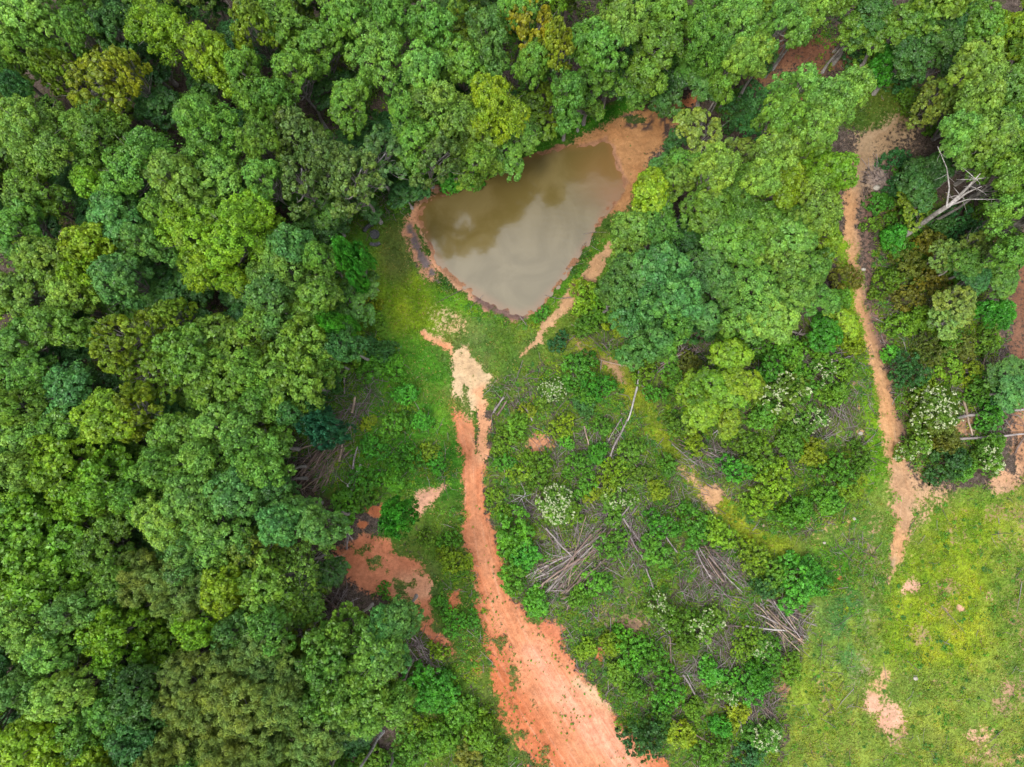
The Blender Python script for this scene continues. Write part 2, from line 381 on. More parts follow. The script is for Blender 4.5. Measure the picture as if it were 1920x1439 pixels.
def tube(pts, radii, seg=7, r=None, rough=0.0, cap=True):
    """tapered tube along a polyline -> V, F (quads, caps as degenerate-free fans of quads to a centre)"""
    P = np.array(pts, float); n = len(P)
    V, F = [], []
    T = np.gradient(P, axis=0); T = nrm(T)
    up = np.array([0.13, 0.21, 1.0]) if abs(T[0][2]) < 0.9 else np.array([1.0, 0.2, 0.1])
    for i in range(n):
        a = nrm(np.cross(T[i], up)); b = np.cross(T[i], a)
        for k in range(seg):
            th = 2 * math.pi * k / seg
            q = radii[i] * (1 + (r.uniform(-rough, rough) if r is not None and rough else 0))
            V.append(P[i] + (a * math.cos(th) + b * math.sin(th)) * q)
    for i in range(n - 1):
        for k in range(seg):
            k2 = (k + 1) % seg
            F.append((i * seg + k, i * seg + k2, (i + 1) * seg + k2, (i + 1) * seg + k))
    if cap:
        for i, sgn in ((0, -1), (n - 1, 1)):
            c = len(V); V.append(P[i] + T[i] * sgn * radii[i] * 0.15)
            for k in range(0, seg - seg % 2, 2):
                F.append((c, i * seg + k, i * seg + (k + 1) % seg, i * seg + (k + 2) % seg))
            if seg % 2:
                V.append(P[i] + T[i] * sgn * radii[i] * 0.1)
                F.append((c, i * seg + seg - 1, c + 1, i * seg))
    return np.array(V), np.array(F)

def merge(parts):
    Vs, Fs, o = [], [], 0
    for V, F in parts:
        Vs.append(V); Fs.append(F + o); o += len(V)
    return np.vstack(Vs), np.vstack(Fs)

# ------------------------------------------------------------------ materials
def new_mat(name):
    m = bpy.data.materials.new(name); m.use_nodes = True
    nt = m.node_tree; nt.nodes.clear()
    out = nt.nodes.new("ShaderNodeOutputMaterial")
    return m, nt.nodes, nt.links, out

def mathn(n, l, op, a, b=None, c=None, clamp=False):
    m = n.new("ShaderNodeMath"); m.operation = op; m.use_clamp = clamp
    for i, v in enumerate((a, b, c)):
        if v is None: continue
        if isinstance(v, (int, float)): m.inputs[i].default_value = v
        else: l.new(v, m.inputs[i])
    return m.outputs[0]

def mixc(n, l, f, a, b, mode='MIX'):
    m = n.new("ShaderNodeMix"); m.data_type = 'RGBA'; m.blend_type = mode
    for i, v in ((0, f), (6, a), (7, b)):
        if isinstance(v, (int, float)): m.inputs[i].default_value = v
        elif isinstance(v, (tuple, list, np.ndarray)): m.inputs[i].default_value = (float(v[0]), float(v[1]), float(v[2]), 1)
        else: l.new(v, m.inputs[i])
    return m.outputs[2]

def noisen(n, l, vec, scale, detail=4, rough=0.6, dist=0.0):
    t = n.new("ShaderNodeTexNoise"); t.inputs['Scale'].default_value = scale
    t.inputs['Detail'].default_value = detail; t.inputs['Roughness'].default_value = rough
    t.inputs['Distortion'].default_value = dist
    l.new(vec, t.inputs['Vector'])
    return t.outputs['Fac']

def mrange(n, l, v, a, b, c=0.0, d=1.0, smooth=True):
    m = n.new("ShaderNodeMapRange"); m.interpolation_type = 'SMOOTHSTEP' if smooth else 'LINEAR'
    l.new(v, m.inputs['Value'])
    m.inputs['From Min'].default_value, m.inputs['From Max'].default_value = a, b
    m.inputs['To Min'].default_value, m.inputs['To Max'].default_value = c, d
    return m.outputs['Result']

def leaf_material(name, trans=0.28, gloss=0.35, from_attr=None, lo=0.60, hi=1.75):
    m, n, l, out = new_mat(name)
    if from_attr:
        a = n.new("ShaderNodeAttribute"); a.attribute_name = from_attr; base = a.outputs['Color']
    else:
        oi = n.new("ShaderNodeObjectInfo"); base = oi.outputs['Color']
    t = n.new("ShaderNodeAttribute"); t.attribute_name = 'tone'
    tc = n.new("ShaderNodeTexCoord")
    no = noisen(n, l, tc.outputs['Object'], 0.55, 3)
    br = mrange(n, l, t.outputs['Fac'], 0, 1, lo, hi, False)
    c1 = mixc(n, l, 1.0, base, (1, 1, 1), 'MULTIPLY')
    warm = mixc(n, l, 1.0, base, (1.32, 1.10, 0.8), 'MULTIPLY')
    cool = mixc(n, l, 1.0, base, (0.80, 0.95, 1.25), 'MULTIPLY')
    f1 = mrange(n, l, no, 0.42, 0.64, 0.0, 0.9)
    c2 = mixc(n, l, f1, c1, warm)
    f2 = mrange(n, l, no, 0.46, 0.32, 0.0, 0.28)
    c3 = mixc(n, l, f2, c2, cool)
    v = n.new("ShaderNodeVectorMath"); v.operation = 'SCALE'
    l.new(c3, v.inputs[0]); l.new(br, v.inputs['Scale'])
    p = n.new("ShaderNodeBsdfPrincipled")
    l.new(v.outputs[0], p.inputs['Base Color'])
    p.inputs['Roughness'].default_value = 0.42
    p.inputs['Specular IOR Level'].default_value = gloss
    tr = n.new("ShaderNodeBsdfTranslucent")
    yl = mixc(n, l, 1.0, v.outputs[0], (1.5, 1.35, 0.6), 'MULTIPLY')
    l.new(yl, tr.inputs['Color'])
    mx = n.new("ShaderNodeMixShader"); mx.inputs[0].default_value = trans
    l.new(p.outputs[0], mx.inputs[1]); l.new(tr.outputs[0], mx.inputs[2])
    l.new(mx.outputs[0], out.inputs['Surface'])
    return m

M_LEAF = leaf_material('leaf')
M_NEEDLE = leaf_material('needle', trans=0.2, gloss=0.2)
M_COVER = leaf_material('cover', trans=0.25, gloss=0.2, from_attr='lcol', lo=0.78, hi=1.35)

def bark_material(name):
    m, n, l, out = new_mat(name)
    oi = n.new("ShaderNodeObjectInfo"); tc = n.new("ShaderNodeTexCoord")
    no = noisen(n, l, tc.outputs['Object'], 4.0, 5, 0.7)
    no2 = noisen(n, l, tc.outputs['Object'], 0.8, 3)
    f = mrange(n, l, no, 0.3, 0.7, 0.5, 1.35)
    v = n.new("ShaderNodeVectorMath"); v.operation = 'SCALE'
    c = mixc(n, l, mrange(n, l, no2, 0.45, 0.65, 0, 0.5), oi.outputs['Color'], (0.10, 0.075, 0.06))
    l.new(c, v.inputs[0]); l.new(f, v.inputs['Scale'])
    p = n.new("ShaderNodeBsdfPrincipled"); p.inputs['Roughness'].default_value = 0.9
    p.inputs['Specular IOR Level'].default_value = 0.15
    l.new(v.outputs[0], p.inputs['Base Color'])
    bp = n.new("ShaderNodeBump"); bp.inputs['Strength'].default_value = 0.5; bp.inputs['Distance'].default_value = 0.04
    l.new(no, bp.inputs['Height']); l.new(bp.outputs[0], p.inputs['Normal'])
    l.new(p.outputs[0], out.inputs['Surface'])
    return m
M_BARK = bark_material('bark')

def flower_material():
    m, n, l, out = new_mat('flower')
    t = n.new("ShaderNodeAttribute"); t.attribute_name = 'tone'
    c = mixc(n, l, t.outputs['Fac'], (0.32, 0.38, 0.15), (0.56, 0.58, 0.36))
    p = n.new("ShaderNodeBsdfPrincipled"); p.inputs['Roughness'].default_value = 0.8
    l.new(c, p.inputs['Base Color']); l.new(p.outputs[0], out.inputs['Surface'])
    return m
M_FLOWER = flower_material()

def ground_material():
    m, n, l, out = new_mat('soil')
    tc = n.new("ShaderNodeTexCoord"); P = tc.outputs['Object']
    def att(nm, o='Fac'):
        a = n.new("ShaderNodeAttribute"); a.attribute_name = nm; return a.outputs[o]
    nf = noisen(n, l, P, 2.6, 6, 0.72)          # fine
    nm_ = noisen(n, l, P, 0.9, 5, 0.65, 0.6)    # medium
    nx = noisen(n, l, P, 9.0, 4, 0.7)           # very fine
    nb = noisen(n, l, P, 0.22, 4, 0.6)
    # leaf litter and dead twigs
    lit = mixc(n, l, mrange(n, l, nf, 0.35, 0.65), (0.032, 0.022, 0.015), (0.110, 0.080, 0.063))
    lit = mixc(n, l, mrange(n, l, nx, 0.52, 0.70), lit, (0.23, 0.18, 0.15))
    lit = mixc(n, l, mrange(n, l, nm_, 0.55, 0.7, 0, 0.8), lit, (0.05, 0.062, 0.018))
    # grass
    gsc = mrange(n, l, nf, 0.3, 0.72, 0.55, 1.5)
    v = n.new("ShaderNodeVectorMath"); v.operation = 'SCALE'
    l.new(att('gcol', 'Color'), v.inputs[0]); l.new(gsc, v.inputs['Scale'])
    gr = mixc(n, l, mrange(n, l, nx, 0.55, 0.72, 0, 0.45), v.outputs[0], (0.20, 0.19, 0.07))
    gr = mixc(n, l, mrange(n, l, nb, 0.5, 0.62, 0, 0.5), gr, (0.11, 0.13, 0.022))
    gsum = mathn(n, l, 'ADD', att('grass'), mathn(n, l, 'MULTIPLY', mathn(n, l, 'SUBTRACT', nm_, 0.5), 1.5))
    gsum = mathn(n, l, 'ADD', gsum, mathn(n, l, 'MULTIPLY', mathn(n, l, 'SUBTRACT', nf, 0.5), 0.8))
    c = mixc(n, l, mrange(n, l, gsum, 0.38, 0.60), lit, gr)
    # dirt
    dsc = mrange(n, l, nm_, 0.3, 0.7, 0.72, 1.0)
    dfi = mrange(n, l, nf, 0.3, 0.7, 0.84, 1.14)
    v2 = n.new("ShaderNodeVectorMath"); v2.operation = 'SCALE'
    l.new(att('dcol', 'Color'), v2.inputs[0]); l.new(mathn(n, l, 'MULTIPLY', dsc, dfi), v2.inputs['Scale'])
    nst = noisen(n, l, att('ruv', 'Vector'), 2.2, 5, 0.65, 0.25)
    dt = mixc(n, l, mathn(n, l, 'MULTIPLY', mrange(n, l, nst, 0.38, 0.50, 0.42, 0.0), att('rutm')), v2.outputs[0], mixc(n, l, 1.0, v2.outputs[0], (0.74, 0.60, 0.52), 'MULTIPLY'))
    dt = mixc(n, l, mathn(n, l, 'MULTIPLY', mrange(n, l, nst, 0.54, 0.66, 0.0, 0.40), att('rutm')), dt, mixc(n, l, 0.5, v2.outputs[0], (0.72, 0.50, 0.36)))
    dt = mixc(n, l, mrange(n, l, nb, 0.42, 0.62, 0.0, 0.38), dt, mixc(n, l, 1.0, v2.outputs[0], (0.80, 0.66, 0.56), 'MULTIPLY'))
    dt = mixc(n, l, mrange(n, l, nx, 0.57, 0.68, 0, 0.62), dt, mixc(n, l, 1.0, v2.outputs[0], (0.42, 0.36, 0.32), 'MULTIPLY'))
    dt = mixc(n, l, mrange(n, l, nx, 0.40, 0.30, 0, 0.3), dt, (0.62, 0.44, 0.30))
    dcl = mathn(n, l, 'MULTIPLY', att('dirt'), 1.12)
    dsum = mathn(n, l, 'ADD', dcl, mathn(n, l, 'MULTIPLY', mathn(n, l, 'SUBTRACT', nf, 0.5), 2.5))
    dsum = mathn(n, l, 'ADD', dsum, mathn(n, l, 'MULTIPLY', mathn(n, l, 'SUBTRACT', nm_, 0.5), 0.8))
    c = mixc(n, l, mrange(n, l, dsum, 0.34, 0.74), c, dt)
    # wet rim next to the water
    c = mixc(n, l, att('wet'), c, mixc(n, l, 1.0, c, (0.45, 0.40, 0.38), 'MULTIPLY'))
    p = n.new("ShaderNodeBsdfPrincipled"); p.inputs['Roughness'].default_value = 0.95
    p.inputs['Specular IOR Level'].default_value = 0.12
    l.new(c, p.inputs['Base Color'])
    bp = n.new("ShaderNodeBump"); bp.inputs['Strength'].default_value = 0.7; bp.inputs['Distance'].default_value = 0.12
    l.new(mathn(n, l, 'ADD', mathn(n, l, 'ADD', nf, mathn(n, l, 'MULTIPLY', nm_, 1.2)), mathn(n, l, 'MULTIPLY', nst, mathn(n, l, 'MULTIPLY', att('rutm'), 1.2))), bp.inputs['Height']); l.new(bp.outputs[0], p.inputs['Normal'])
    l.new(p.outputs[0], out.inputs['Surface'])
    return m

def water_material():
    m, n, l, out = new_mat('pond_water')
    tc = n.new("ShaderNodeTexCoord"); P = tc.outputs['Object']
    a = n.new("ShaderNodeAttribute"); a.attribute_name = 'shallow'
    nb = noisen(n, l, P, 0.16, 4, 0.6, 1.0)
    nf = noisen(n, l, P, 3.0, 4, 0.7)
    deep = mixc(n, l, mrange(n, l, nb, 0.35, 0.65), (0.115, 0.083, 0.024), (0.150, 0.112, 0.042))
    c = mixc(n, l, a.outputs['Fac'], deep, (0.20, 0.10, 0.035))
    c = mixc(n, l, mrange(n, l, nf, 0.62, 0.75, 0, 0.25), c, (0.20, 0.15, 0.08))
    p = n.new("ShaderNodeBsdfPrincipled"); p.inputs['Roughness'].default_value = 0.11
    p.inputs['IOR'].default_value = 1.5
    p.inputs['Specular IOR Level'].default_value = 0.5
    l.new(c, p.inputs['Base Color'])
    bp = n.new("ShaderNodeBump"); bp.inputs['Strength'].default_value = 0.10; bp.inputs['Distance'].default_value = 0.05
    nw = noisen(n, l, P, 1.6, 3, 0.5)
    l.new(nw, bp.inputs['Height']); l.new(bp.outputs[0], p.inputs['Normal'])
    l.new(p.outputs[0], out.inputs['Surface'])
    return m

def stone_material(name, c0, c1):
    m, n, l, out = new_mat(name)
    tc = n.new("ShaderNodeTexCoord")
    no = noisen(n, l, tc.outputs['Object'], 6.0, 5, 0.7)
    c = mixc(n, l, mrange(n, l, no, 0.3, 0.7), c0, c1)
    p = n.new("ShaderNodeBsdfPrincipled"); p.inputs['Roughness'].default_value = 0.9
    l.new(c, p.inputs['Base Color']); l.new(p.outputs[0], out.inputs['Surface'])
    return m

# ------------------------------------------------------------------ ground sheet and pond
def axis(lo, hi, step, far):
    fine = np.arange(lo, hi + step, step)
    ext = np.array([4, 10, 20, 40, 80, 160, 320, far])
    return np.concatenate([(lo - ext)[::-1], fine, fine[-1] + ext])
ax = axis(-84, 84, 0.25, 700); ay = axis(-54, 74, 0.25, 700)
GX, GY = np.meshgrid(ax, ay)
gx, gy = GX.ravel(), GY.ravel()
gpx, gpy = PX(gx, np.clip(gy, -400, 500))
g_, gc_, d_, dc_, wd_ = layers(gpx, gpy)
ps = sdf_poly(gpx, gpy, POND)
gzv = ground_z(gx, gy, gpx, gpy)
rut = stroke(gpx, gpy, ROAD, 10) + 0.7 * stroke(gpx, gpy, TRACK, 8)
gzv = gzv - 0.12 * rut
def road_uv(px, py, pts):
    best = np.full(px.shape, 1e9); U = np.zeros(px.shape); Vv = np.zeros(px.shape); acc = 0.0
    for (x0, y0, w0), (x1, y1, w1) in zip(pts[:-1], pts[1:]):
        dx, dy = x1 - x0, y1 - y0; L = math.hypot(dx, dy)
        t = np.clip(((px - x0) * dx + (py - y0) * dy) / (L * L), 0, 1)
        d = np.hypot(px - x0 - t * dx, py - y0 - t * dy)
        sg = ((px - x0) * dy - (py - y0) * dx) / L
        k = d < best
        best = np.where(k, d, best); U = np.where(k, sg, U); Vv = np.where(k, acc + t * L, Vv); acc += L
    return U / 15.0, Vv / 15.0
ua, va = road_uv(gpx, gpy, ROAD); ub, vb = road_uv(gpx, gpy, TRACK)
on_b = gpx > 1400
ruv = np.stack([np.where(on_b, ub, ua) * 1.0, np.where(on_b, vb, va) * 0.06, np.zeros(gpx.shape)], 1)
nx_, ny_ = len(ax), len(ay)
idx = np.arange(nx_ * ny_).reshape(ny_, nx_)
GF = np.stack([idx[:-1, :-1], idx[:-1, 1:], idx[1:, 1:], idx[1:, :-1]], -1).reshape(-1, 4)
wet = sstep(7, 0.5, ps + (vnoise(gpx, gpy, 0.06, 2, 2.0) - 0.5) * 12) * 0.45
me = raw_mesh('ground', np.stack([gx, gy, gzv], 1), GF, ground_material(), {'grass': g_, 'dirt': d_, 'wet': wet, 'rutm': np.clip(rut, 0, 1)}, True, {'gcol': gc_, 'dcol': dc_, 'ruv': ruv})
link('ground', me, kind='structure')

cx, cy = W(975, 430, -0.5)
wx_ = np.linspace(cx - 19, cx + 19, 150); wy_ = np.linspace(cy - 17, cy + 17, 140)
WX, WY = np.meshgrid(wx_, wy_); wxv, wyv = WX.ravel(), WY.ravel()
wpx, wpy = PX(wxv, wyv, -0.5)
s_ = sdf_poly(wpx, wpy, POND)
keep = s_ < 9
shal = np.clip(sstep(-16, 2, s_) * 0.6 + blob(wpx, wpy, 1150, 330, 60, 60, 0.7) * 0.55 + blob(wpx, wpy, 1160, 370, 34, 26, 0.7) * 0.4, 0, 1)
idx = np.arange(len(wxv)).reshape(len(wy_), len(wx_))
WF = np.stack([idx[:-1, :-1], idx[:-1, 1:], idx[1:, 1:], idx[1:, :-1]], -1).reshape(-1, 4)
WF = WF[keep[WF].all(1)]
used = np.unique(WF); remap = np.zeros(len(wxv), int); remap[used] = np.arange(len(used))
me = raw_mesh('pond_water', np.stack([wxv, wyv, np.full(len(wxv), -0.5)], 1)[used], remap[WF], water_material(), {'shallow': shal[used]}, True)
link('pond_water', me, kind='structure')

# ------------------------------------------------------------------ ground cover (uncountable)
def sample(n, x0, x1, y0, y1, r):
    return r.uniform(x0, x1, n), r.uniform(y0, y1, n)

def grass_cover():
    r = np.random.default_rng(21)
    sx, sy = sample(900000, 480, 2000, 120, 1500, r)
    g, gc, d, dc, wd = layers(sx, sy)
    ps = sdf_poly(sx, sy, POND)
    mott = vnoise(sx, sy, 0.05, 3, 31.0)
    pr = np.clip(g * 1.25 - 0.35 + (mott - 0.5) * 1.4, 0, 1) * (1 - sstep(0.35, 0.75, d + (vnoise(sx, sy, 0.11, 2, 77.0) - 0.5) * 0.7) * 0.985) * (ps > 7) * 0.52
    k = r.random(len(sx)) < pr
    sx, sy, gc, mott = sx[k], sy[k], gc[k], mott[k]
    x, y = W(sx, sy)
    z = ground_z(x, y, sx, sy)
    n = len(x)
    S = r.uniform(0.06, 0.17, n) * (0.8 + 0.5 * mott)
    N = nrm(np.stack([r.normal(0, .55, n), r.normal(0, .55, n), np.full(n, 1.0)], 1))
    C = np.stack([x, y, z + S * 0.45 + 0.02], 1)
    V, F = leaf_quads(C, N, S, r, 0.38, 0.1)
    tone = np.repeat(r.random(n), 4)
    dry = (r.random(n) < 0.10)[:, None]
    lc = np.where(dry, np.array([0.24, 0.21, 0.07]), gc * 1.12)
    me = raw_mesh('grass', V, F, M_COVER, {'tone': tone}, False, {'lcol': np.repeat(lc, 4, 0)})
    link('grass', me, label='short yellow-green grass covering the banks, verges and field', category='grass', kind='stuff')
    print('grass', n)

def weed_cover():
    r = np.random.default_rng(22)
    sx, sy = sample(125000, -60, 2000, -40, 1500, r)
    g, gc, d, dc, wd = layers(sx, sy)
    ps = sdf_poly(sx, sy, POND)
    mott = vnoise(sx, sy, 0.022, 3, 91.0)
    pr = wd * np.clip(0.55 + (mott - 0.5) * 2.4, 0.04, 1) * (ps > 10) * 1.0
    k = r.random(len(sx)) < pr
    sx, sy, gc, mott = sx[k], sy[k], gc[k], mott[k]
    # scattered sprigs on the road
    rx, ry = sample(6000, 820, 1260, 900, 1480, r)
    m = stroke(rx, ry, ROAD, 8) * (sstep(0.50, 0.66, vnoise(rx, ry, 0.03, 3, 41.0)) + 0.06 + 1.2 * stroke(rx, ry, [(915,1130,30),(930,1230,60),(950,1320,70),(985,1420,70)], 16) + 0.8 * stroke(rx, ry, [(980,1130,20),(1040,1190,50),(1060,1240,20)], 14))
    kk = r.random(6000) < m * 0.30
    nroad = kk.sum()
    sx = np.concatenate([sx, rx[kk]]); sy = np.concatenate([sy, ry[kk]])
    gc = np.concatenate([gc, np.tile([0.12, 0.17, 0.03], (nroad, 1))]); mott = np.concatenate([mott, np.full(nroad, 0.2)])
    x, y = W(sx, sy); z = ground_z(x, y, sx, sy)
    n = len(x)
    R = (0.16 + 0.75 * r.random(n) ** 2.2) * (0.7 + 0.6 * mott); R[n - nroad:] = 0.04 + 0.13 * r.random(nroad) ** 2
    m = 26
    u = r.normal(size=(n, m, 3)); u[..., 2] = np.abs(u[..., 2]); u = nrm(u)
    rad = R[:, None, None] * r.uniform(0.3, 1.0, (n, m, 1)) ** 0.6
    C = np.stack([x, y, z], 1)[:, None] + u * rad * np.array([1, 1, 1.0])
    N = nrm(u * 0.5 + np.array([0, 0, 0.8]) + r.normal(0, 0.4, (n, m, 3)))
    S = np.repeat(r.uniform(0.05, 0.12, n)[:, None], m, 1) * r.uniform(0.7, 1.3, (n, m)); S[n - nroad:] *= 0.55
    hue = r.random(n)
    pal = np.array([(0.072, 0.215, 0.018), (0.100, 0.245, 0.014), (0.150, 0.255, 0.012), (0.050, 0.155, 0.024), (0.100, 0.165, 0.014)])
    lc = pal[(hue * 5).astype(int) % 5] * (0.75 + 0.5 * r.random((n, 1)))
    V, F = leaf_quads(C.reshape(-1, 3), N.reshape(-1, 3), S.ravel(), r, 0.6)
    tone = np.repeat(r.random(n * m), 4)
    me = raw_mesh('low_weeds', V, F, M_COVER, {'tone': tone}, False, {'lcol': np.repeat(np.repeat(lc, m, 0), 4, 0)})
    link('low_weeds', me, label='knee high leafy weeds and seedlings growing through the cleared ground', category='weeds', kind='stuff')
    print('weeds', n)

def px_ok(sx, sy):
    in_cl = (sx > 910) & (sy > 600) & (sx < 1640)
    return np.where(sx > 640, np.where(in_cl, 0.16 + 0.5 * sstep(0.5, 0.68, vnoise(sx, sy, 0.016, 3, 63.0)), 0.12), 0.0)

def twig_cover():
    r = np.random.default_rng(23)
    sx, sy = sample(110000, 500, 1950, 60, 1480, r)
    g, gc, d, dc, wd = layers(sx, sy)
    cl = np.zeros(len(sx))
    for (x, y, rx, ry, a) in TWIG_SPOTS:
        cl = np.maximum(cl, a * blob(sx, sy, x, y, rx, ry, 0.5))
    pr = np.clip(wd * px_ok(sx, sy) + cl * 0.95, 0, 1) * (1 - sstep(0.6, 0.9, d) * (cl < 0.3))
    k = r.random(len(sx)) < pr
    sx, sy, cl = sx[k], sy[k], cl[k]
    x, y = W(sx, sy); z = ground_z(x, y, sx, sy) + r.uniform(0.05, 0.6, len(sx)) * np.clip(cl + 0.55, 0, 1)
    n = len(x); big = r.random(n) < 0.10; L = np.where(big, r.uniform(1.6, 4.2, n), r.uniform(0.4, 1.8, n)); w = np.where(big, r.uniform(0.03, 0.06, n), r.uniform(0.014, 0.036, n))
    base = vnoise(x, y, 0.13, 2, 12.0) * 9
    th = base + r.normal(0, 0.75, n)
    t = np.stack([np.cos(th), np.sin(th), r.normal(0, 0.16, n)], 1)
    b = nrm(np.cross(t, [0, 0, 1.0])); u = np.cross(b, t)
    C = np.stack([x, y, z], 1)
    bend = (r.normal(0, 0.12, n) * L)[:, None] * b
    V = np.empty((n, 9, 3))
    for i, (q, s) in enumerate(((-1, 1.0), (0, 0.8), (1, 0.35))):
        cc = C + t * (L / 2 * q)[:, None] + (bend if q == 0 else 0)
        for j, (aa, bb) in enumerate(((1, -0.5), (-1, -0.5), (0, 1))):
            V[:, i * 3 + j] = cc + (b * aa + u * bb) * (w * s)[:, None]
    fs = []
    for i in range(2):
        for j in range(3):
            j2 = (j + 1) % 3
            fs.append((i * 3 + j, i * 3 + j2, i * 3 + 3 + j2, i * 3 + 3 + j))
    F = (np.arange(n)[:, None, None] * 9 + np.array(fs)[None]).reshape(-1, 4)
    pal = np.array([(0.24, 0.19, 0.18), (0.17, 0.125, 0.115), (0.32, 0.27, 0.255), (0.12, 0.085, 0.078)])
    lc = np.repeat(pal[r.integers(0, 4, n)], 9, 0)
    m, nn, l, out = new_mat('twig')
    a = nn.new("ShaderNodeAttribute"); a.attribute_name = 'lcol'
    p = nn.new("ShaderNodeBsdfPrincipled"); p.inputs['Roughness'].default_value = 0.9
    l.new(a.outputs['Color'], p.inputs['Base Color']); l.new(p.outputs[0], out.inputs['Surface'])
    me = raw_mesh('dead_twigs', V.reshape(-1, 3), F, m, None, False, {'lcol': lc})
    link('dead_twigs', me, label='grey dead twigs and slash scattered over the cleared ground', category='twigs', kind='stuff')
    print('twigs', n)

# ------------------------------------------------------------------ foliage prototypes
def lobes_on_dome(R, n, r, depth, power=0.5, ph=None):
    pts = []; ph = r.uniform(0, 6.28, 2) if ph is None else ph
    for i in range(n):
        best, bd = None, -1
        for _ in range(12):
            th = r.uniform(0, 2 * math.pi); rho = R * 0.80 * r.random() ** power * (1 + 0.24 * math.sin(2 * th + ph[0]) + 0.2 * math.sin(3 * th + ph[1]))
            c = np.array([rho * math.cos(th), rho * math.sin(th) , 0.0])
            dd = min([np.hypot(*(c[:2] - q[:2])) for q in pts], default=9e9)
            if dd > bd: best, bd = c, dd
        rho = np.hypot(best[0], best[1]) / R
        best[2] = -depth * rho ** 2 + r.uniform(-0.22, 0.22) * R
        pts.append(best)
    return np.array(pts)

def foliage(R, seed, nl=None, lobe=0.33, depth=0.9, subs=28, leaves=42, leaf=0.118, asp=0.62, keep=1.0, flat=0.78, skew=0.28, rnd=0.38, puff=(0.17, 0.31)):
    """crown top near z=0, leaves in clumps on clumps"""
    r = np.random.default_rng(seed)
    nl = nl or int(8 + R * 2.4)
    ph = r.uniform(0, 6.28, 2) if skew > 0.15 else np.zeros(2)
    L = lobes_on_dome(R, nl, r, depth * R, 0.5, ph)
    low = lobes_on_dome(R * 1.02, int(nl * 0.6), r, depth * R, 0.25, ph); low[:, 2] -= R * r.uniform(0.25, 0.6, len(low))
    L = np.vstack([L, low])
    sx, sy = 1 + r.uniform(-skew, skew), 1 + r.uniform(-skew, skew)
    L[:, 0] *= sx; L[:, 1] *= sy
    a = R * lobe * r.uniform(0.6, 1.3, len(L))
    u = r.normal(size=(len(L), subs, 3)); u[..., 2] = np.abs(u[..., 2]) * 1.1 - 0.25; u = nrm(u)
    sc = L[:, None] + u * a[:, None, None] * np.array([1, 1, flat])
    sr = (a[:, None] * r.uniform(puff[0], puff[1], (len(L), subs)))
    v = r.normal(size=(len(L), subs, leaves, 3)); v[..., 2] = v[..., 2] * 0.9 + 0.35; v = nrm(v)
    rd = r.uniform(0.5, 1.1, (len(L), subs, leaves, 1)) + (r.random((len(L), subs, leaves, 1)) < 0.16) * r.uniform(0.1, 0.9, (len(L), subs, leaves, 1))
    P = sc[:, :, None] + v * sr[..., None, None] * rd
    N = nrm(v * 0.62 + u[:, :, None] * 0.45 + np.array([0, 0, 0.42]) + r.normal(0, rnd, v.shape))
    tone = np.clip(0.5 + r.normal(0, 0.12, (len(L), 1, 1)) + r.normal(0, 0.20, (len(L), subs, 1)) + r.normal(0, 0.24, (len(L), subs, leaves)), 0, 1)
    C, N, tone = P.reshape(-1, 3), N.reshape(-1, 3), tone.ravel()
    if keep < 1:
        k = r.random(len(C)) < keep; C, N, tone = C[k], N[k], tone[k]
    S = leaf * r.uniform(0.6, 1.35, len(C))
    V, F = leaf_quads(C, N, S, r, asp)
    return V, F, np.repeat(tone, 4), L, a

def trunk_mesh(name, Ht, R, lobes, r, rad=None, extra=0, lean=0.0):
    """trunk from the ground to the crown plus limbs to the lobes; z=0 ground; lobes relative to crown top at Ht"""
    rad = rad or 0.02 * Ht
    top = Ht - 0.45 * R
    k = [np.array([r.normal(0, 0.12) * i + lean * i, r.normal(0, 0.12) * i, top * i / 5]) for i in range(6)]
    k[0][:2] = 0
    parts = [tube(k, [rad * (1.25 if i == 0 else 1 - 0.15 * i) for i in range(6)], 8, r, 0.05)]
    for L in lobes:
        end = np.array([L[0], L[1], Ht + L[2]])
        t0 = r.uniform(0.52, 0.9); s = k[0] + (np.array(k[5]) - k[0]) * t0
        j = int(t0 * 5); s = k[j] + (k[j + 1] - k[j]) * (t0 * 5 - j)
        mid = s * 0.45 + end * 0.55 + np.array([r.normal(0, .2), r.normal(0, .2), -0.08 * R + r.normal(0, .2)])
        parts.append(tube([s, (s + mid) / 2 + r.normal(0, .1, 3), mid, end + np.array([0, 0, 0.1])], [rad * 0.42, rad * 0.32, rad * 0.22, rad * 0.07], 5, r, 0, False))
        for _ in range(extra):
            e2 = end + r.normal(0, 0.26 * R, 3) * np.array([1, 1, 0.5]) + np.array([0, 0, r.choice([0.05, 0.20]) * R])
            parts.append(tube([mid, (mid + e2) / 2 + r.normal(0, .12, 3), e2], [rad * 0.16, rad * 0.11, rad * 0.03], 4, r, 0, False))
    V, F = merge(parts)
    return raw_mesh(name, V, F, M_BARK, None, True)

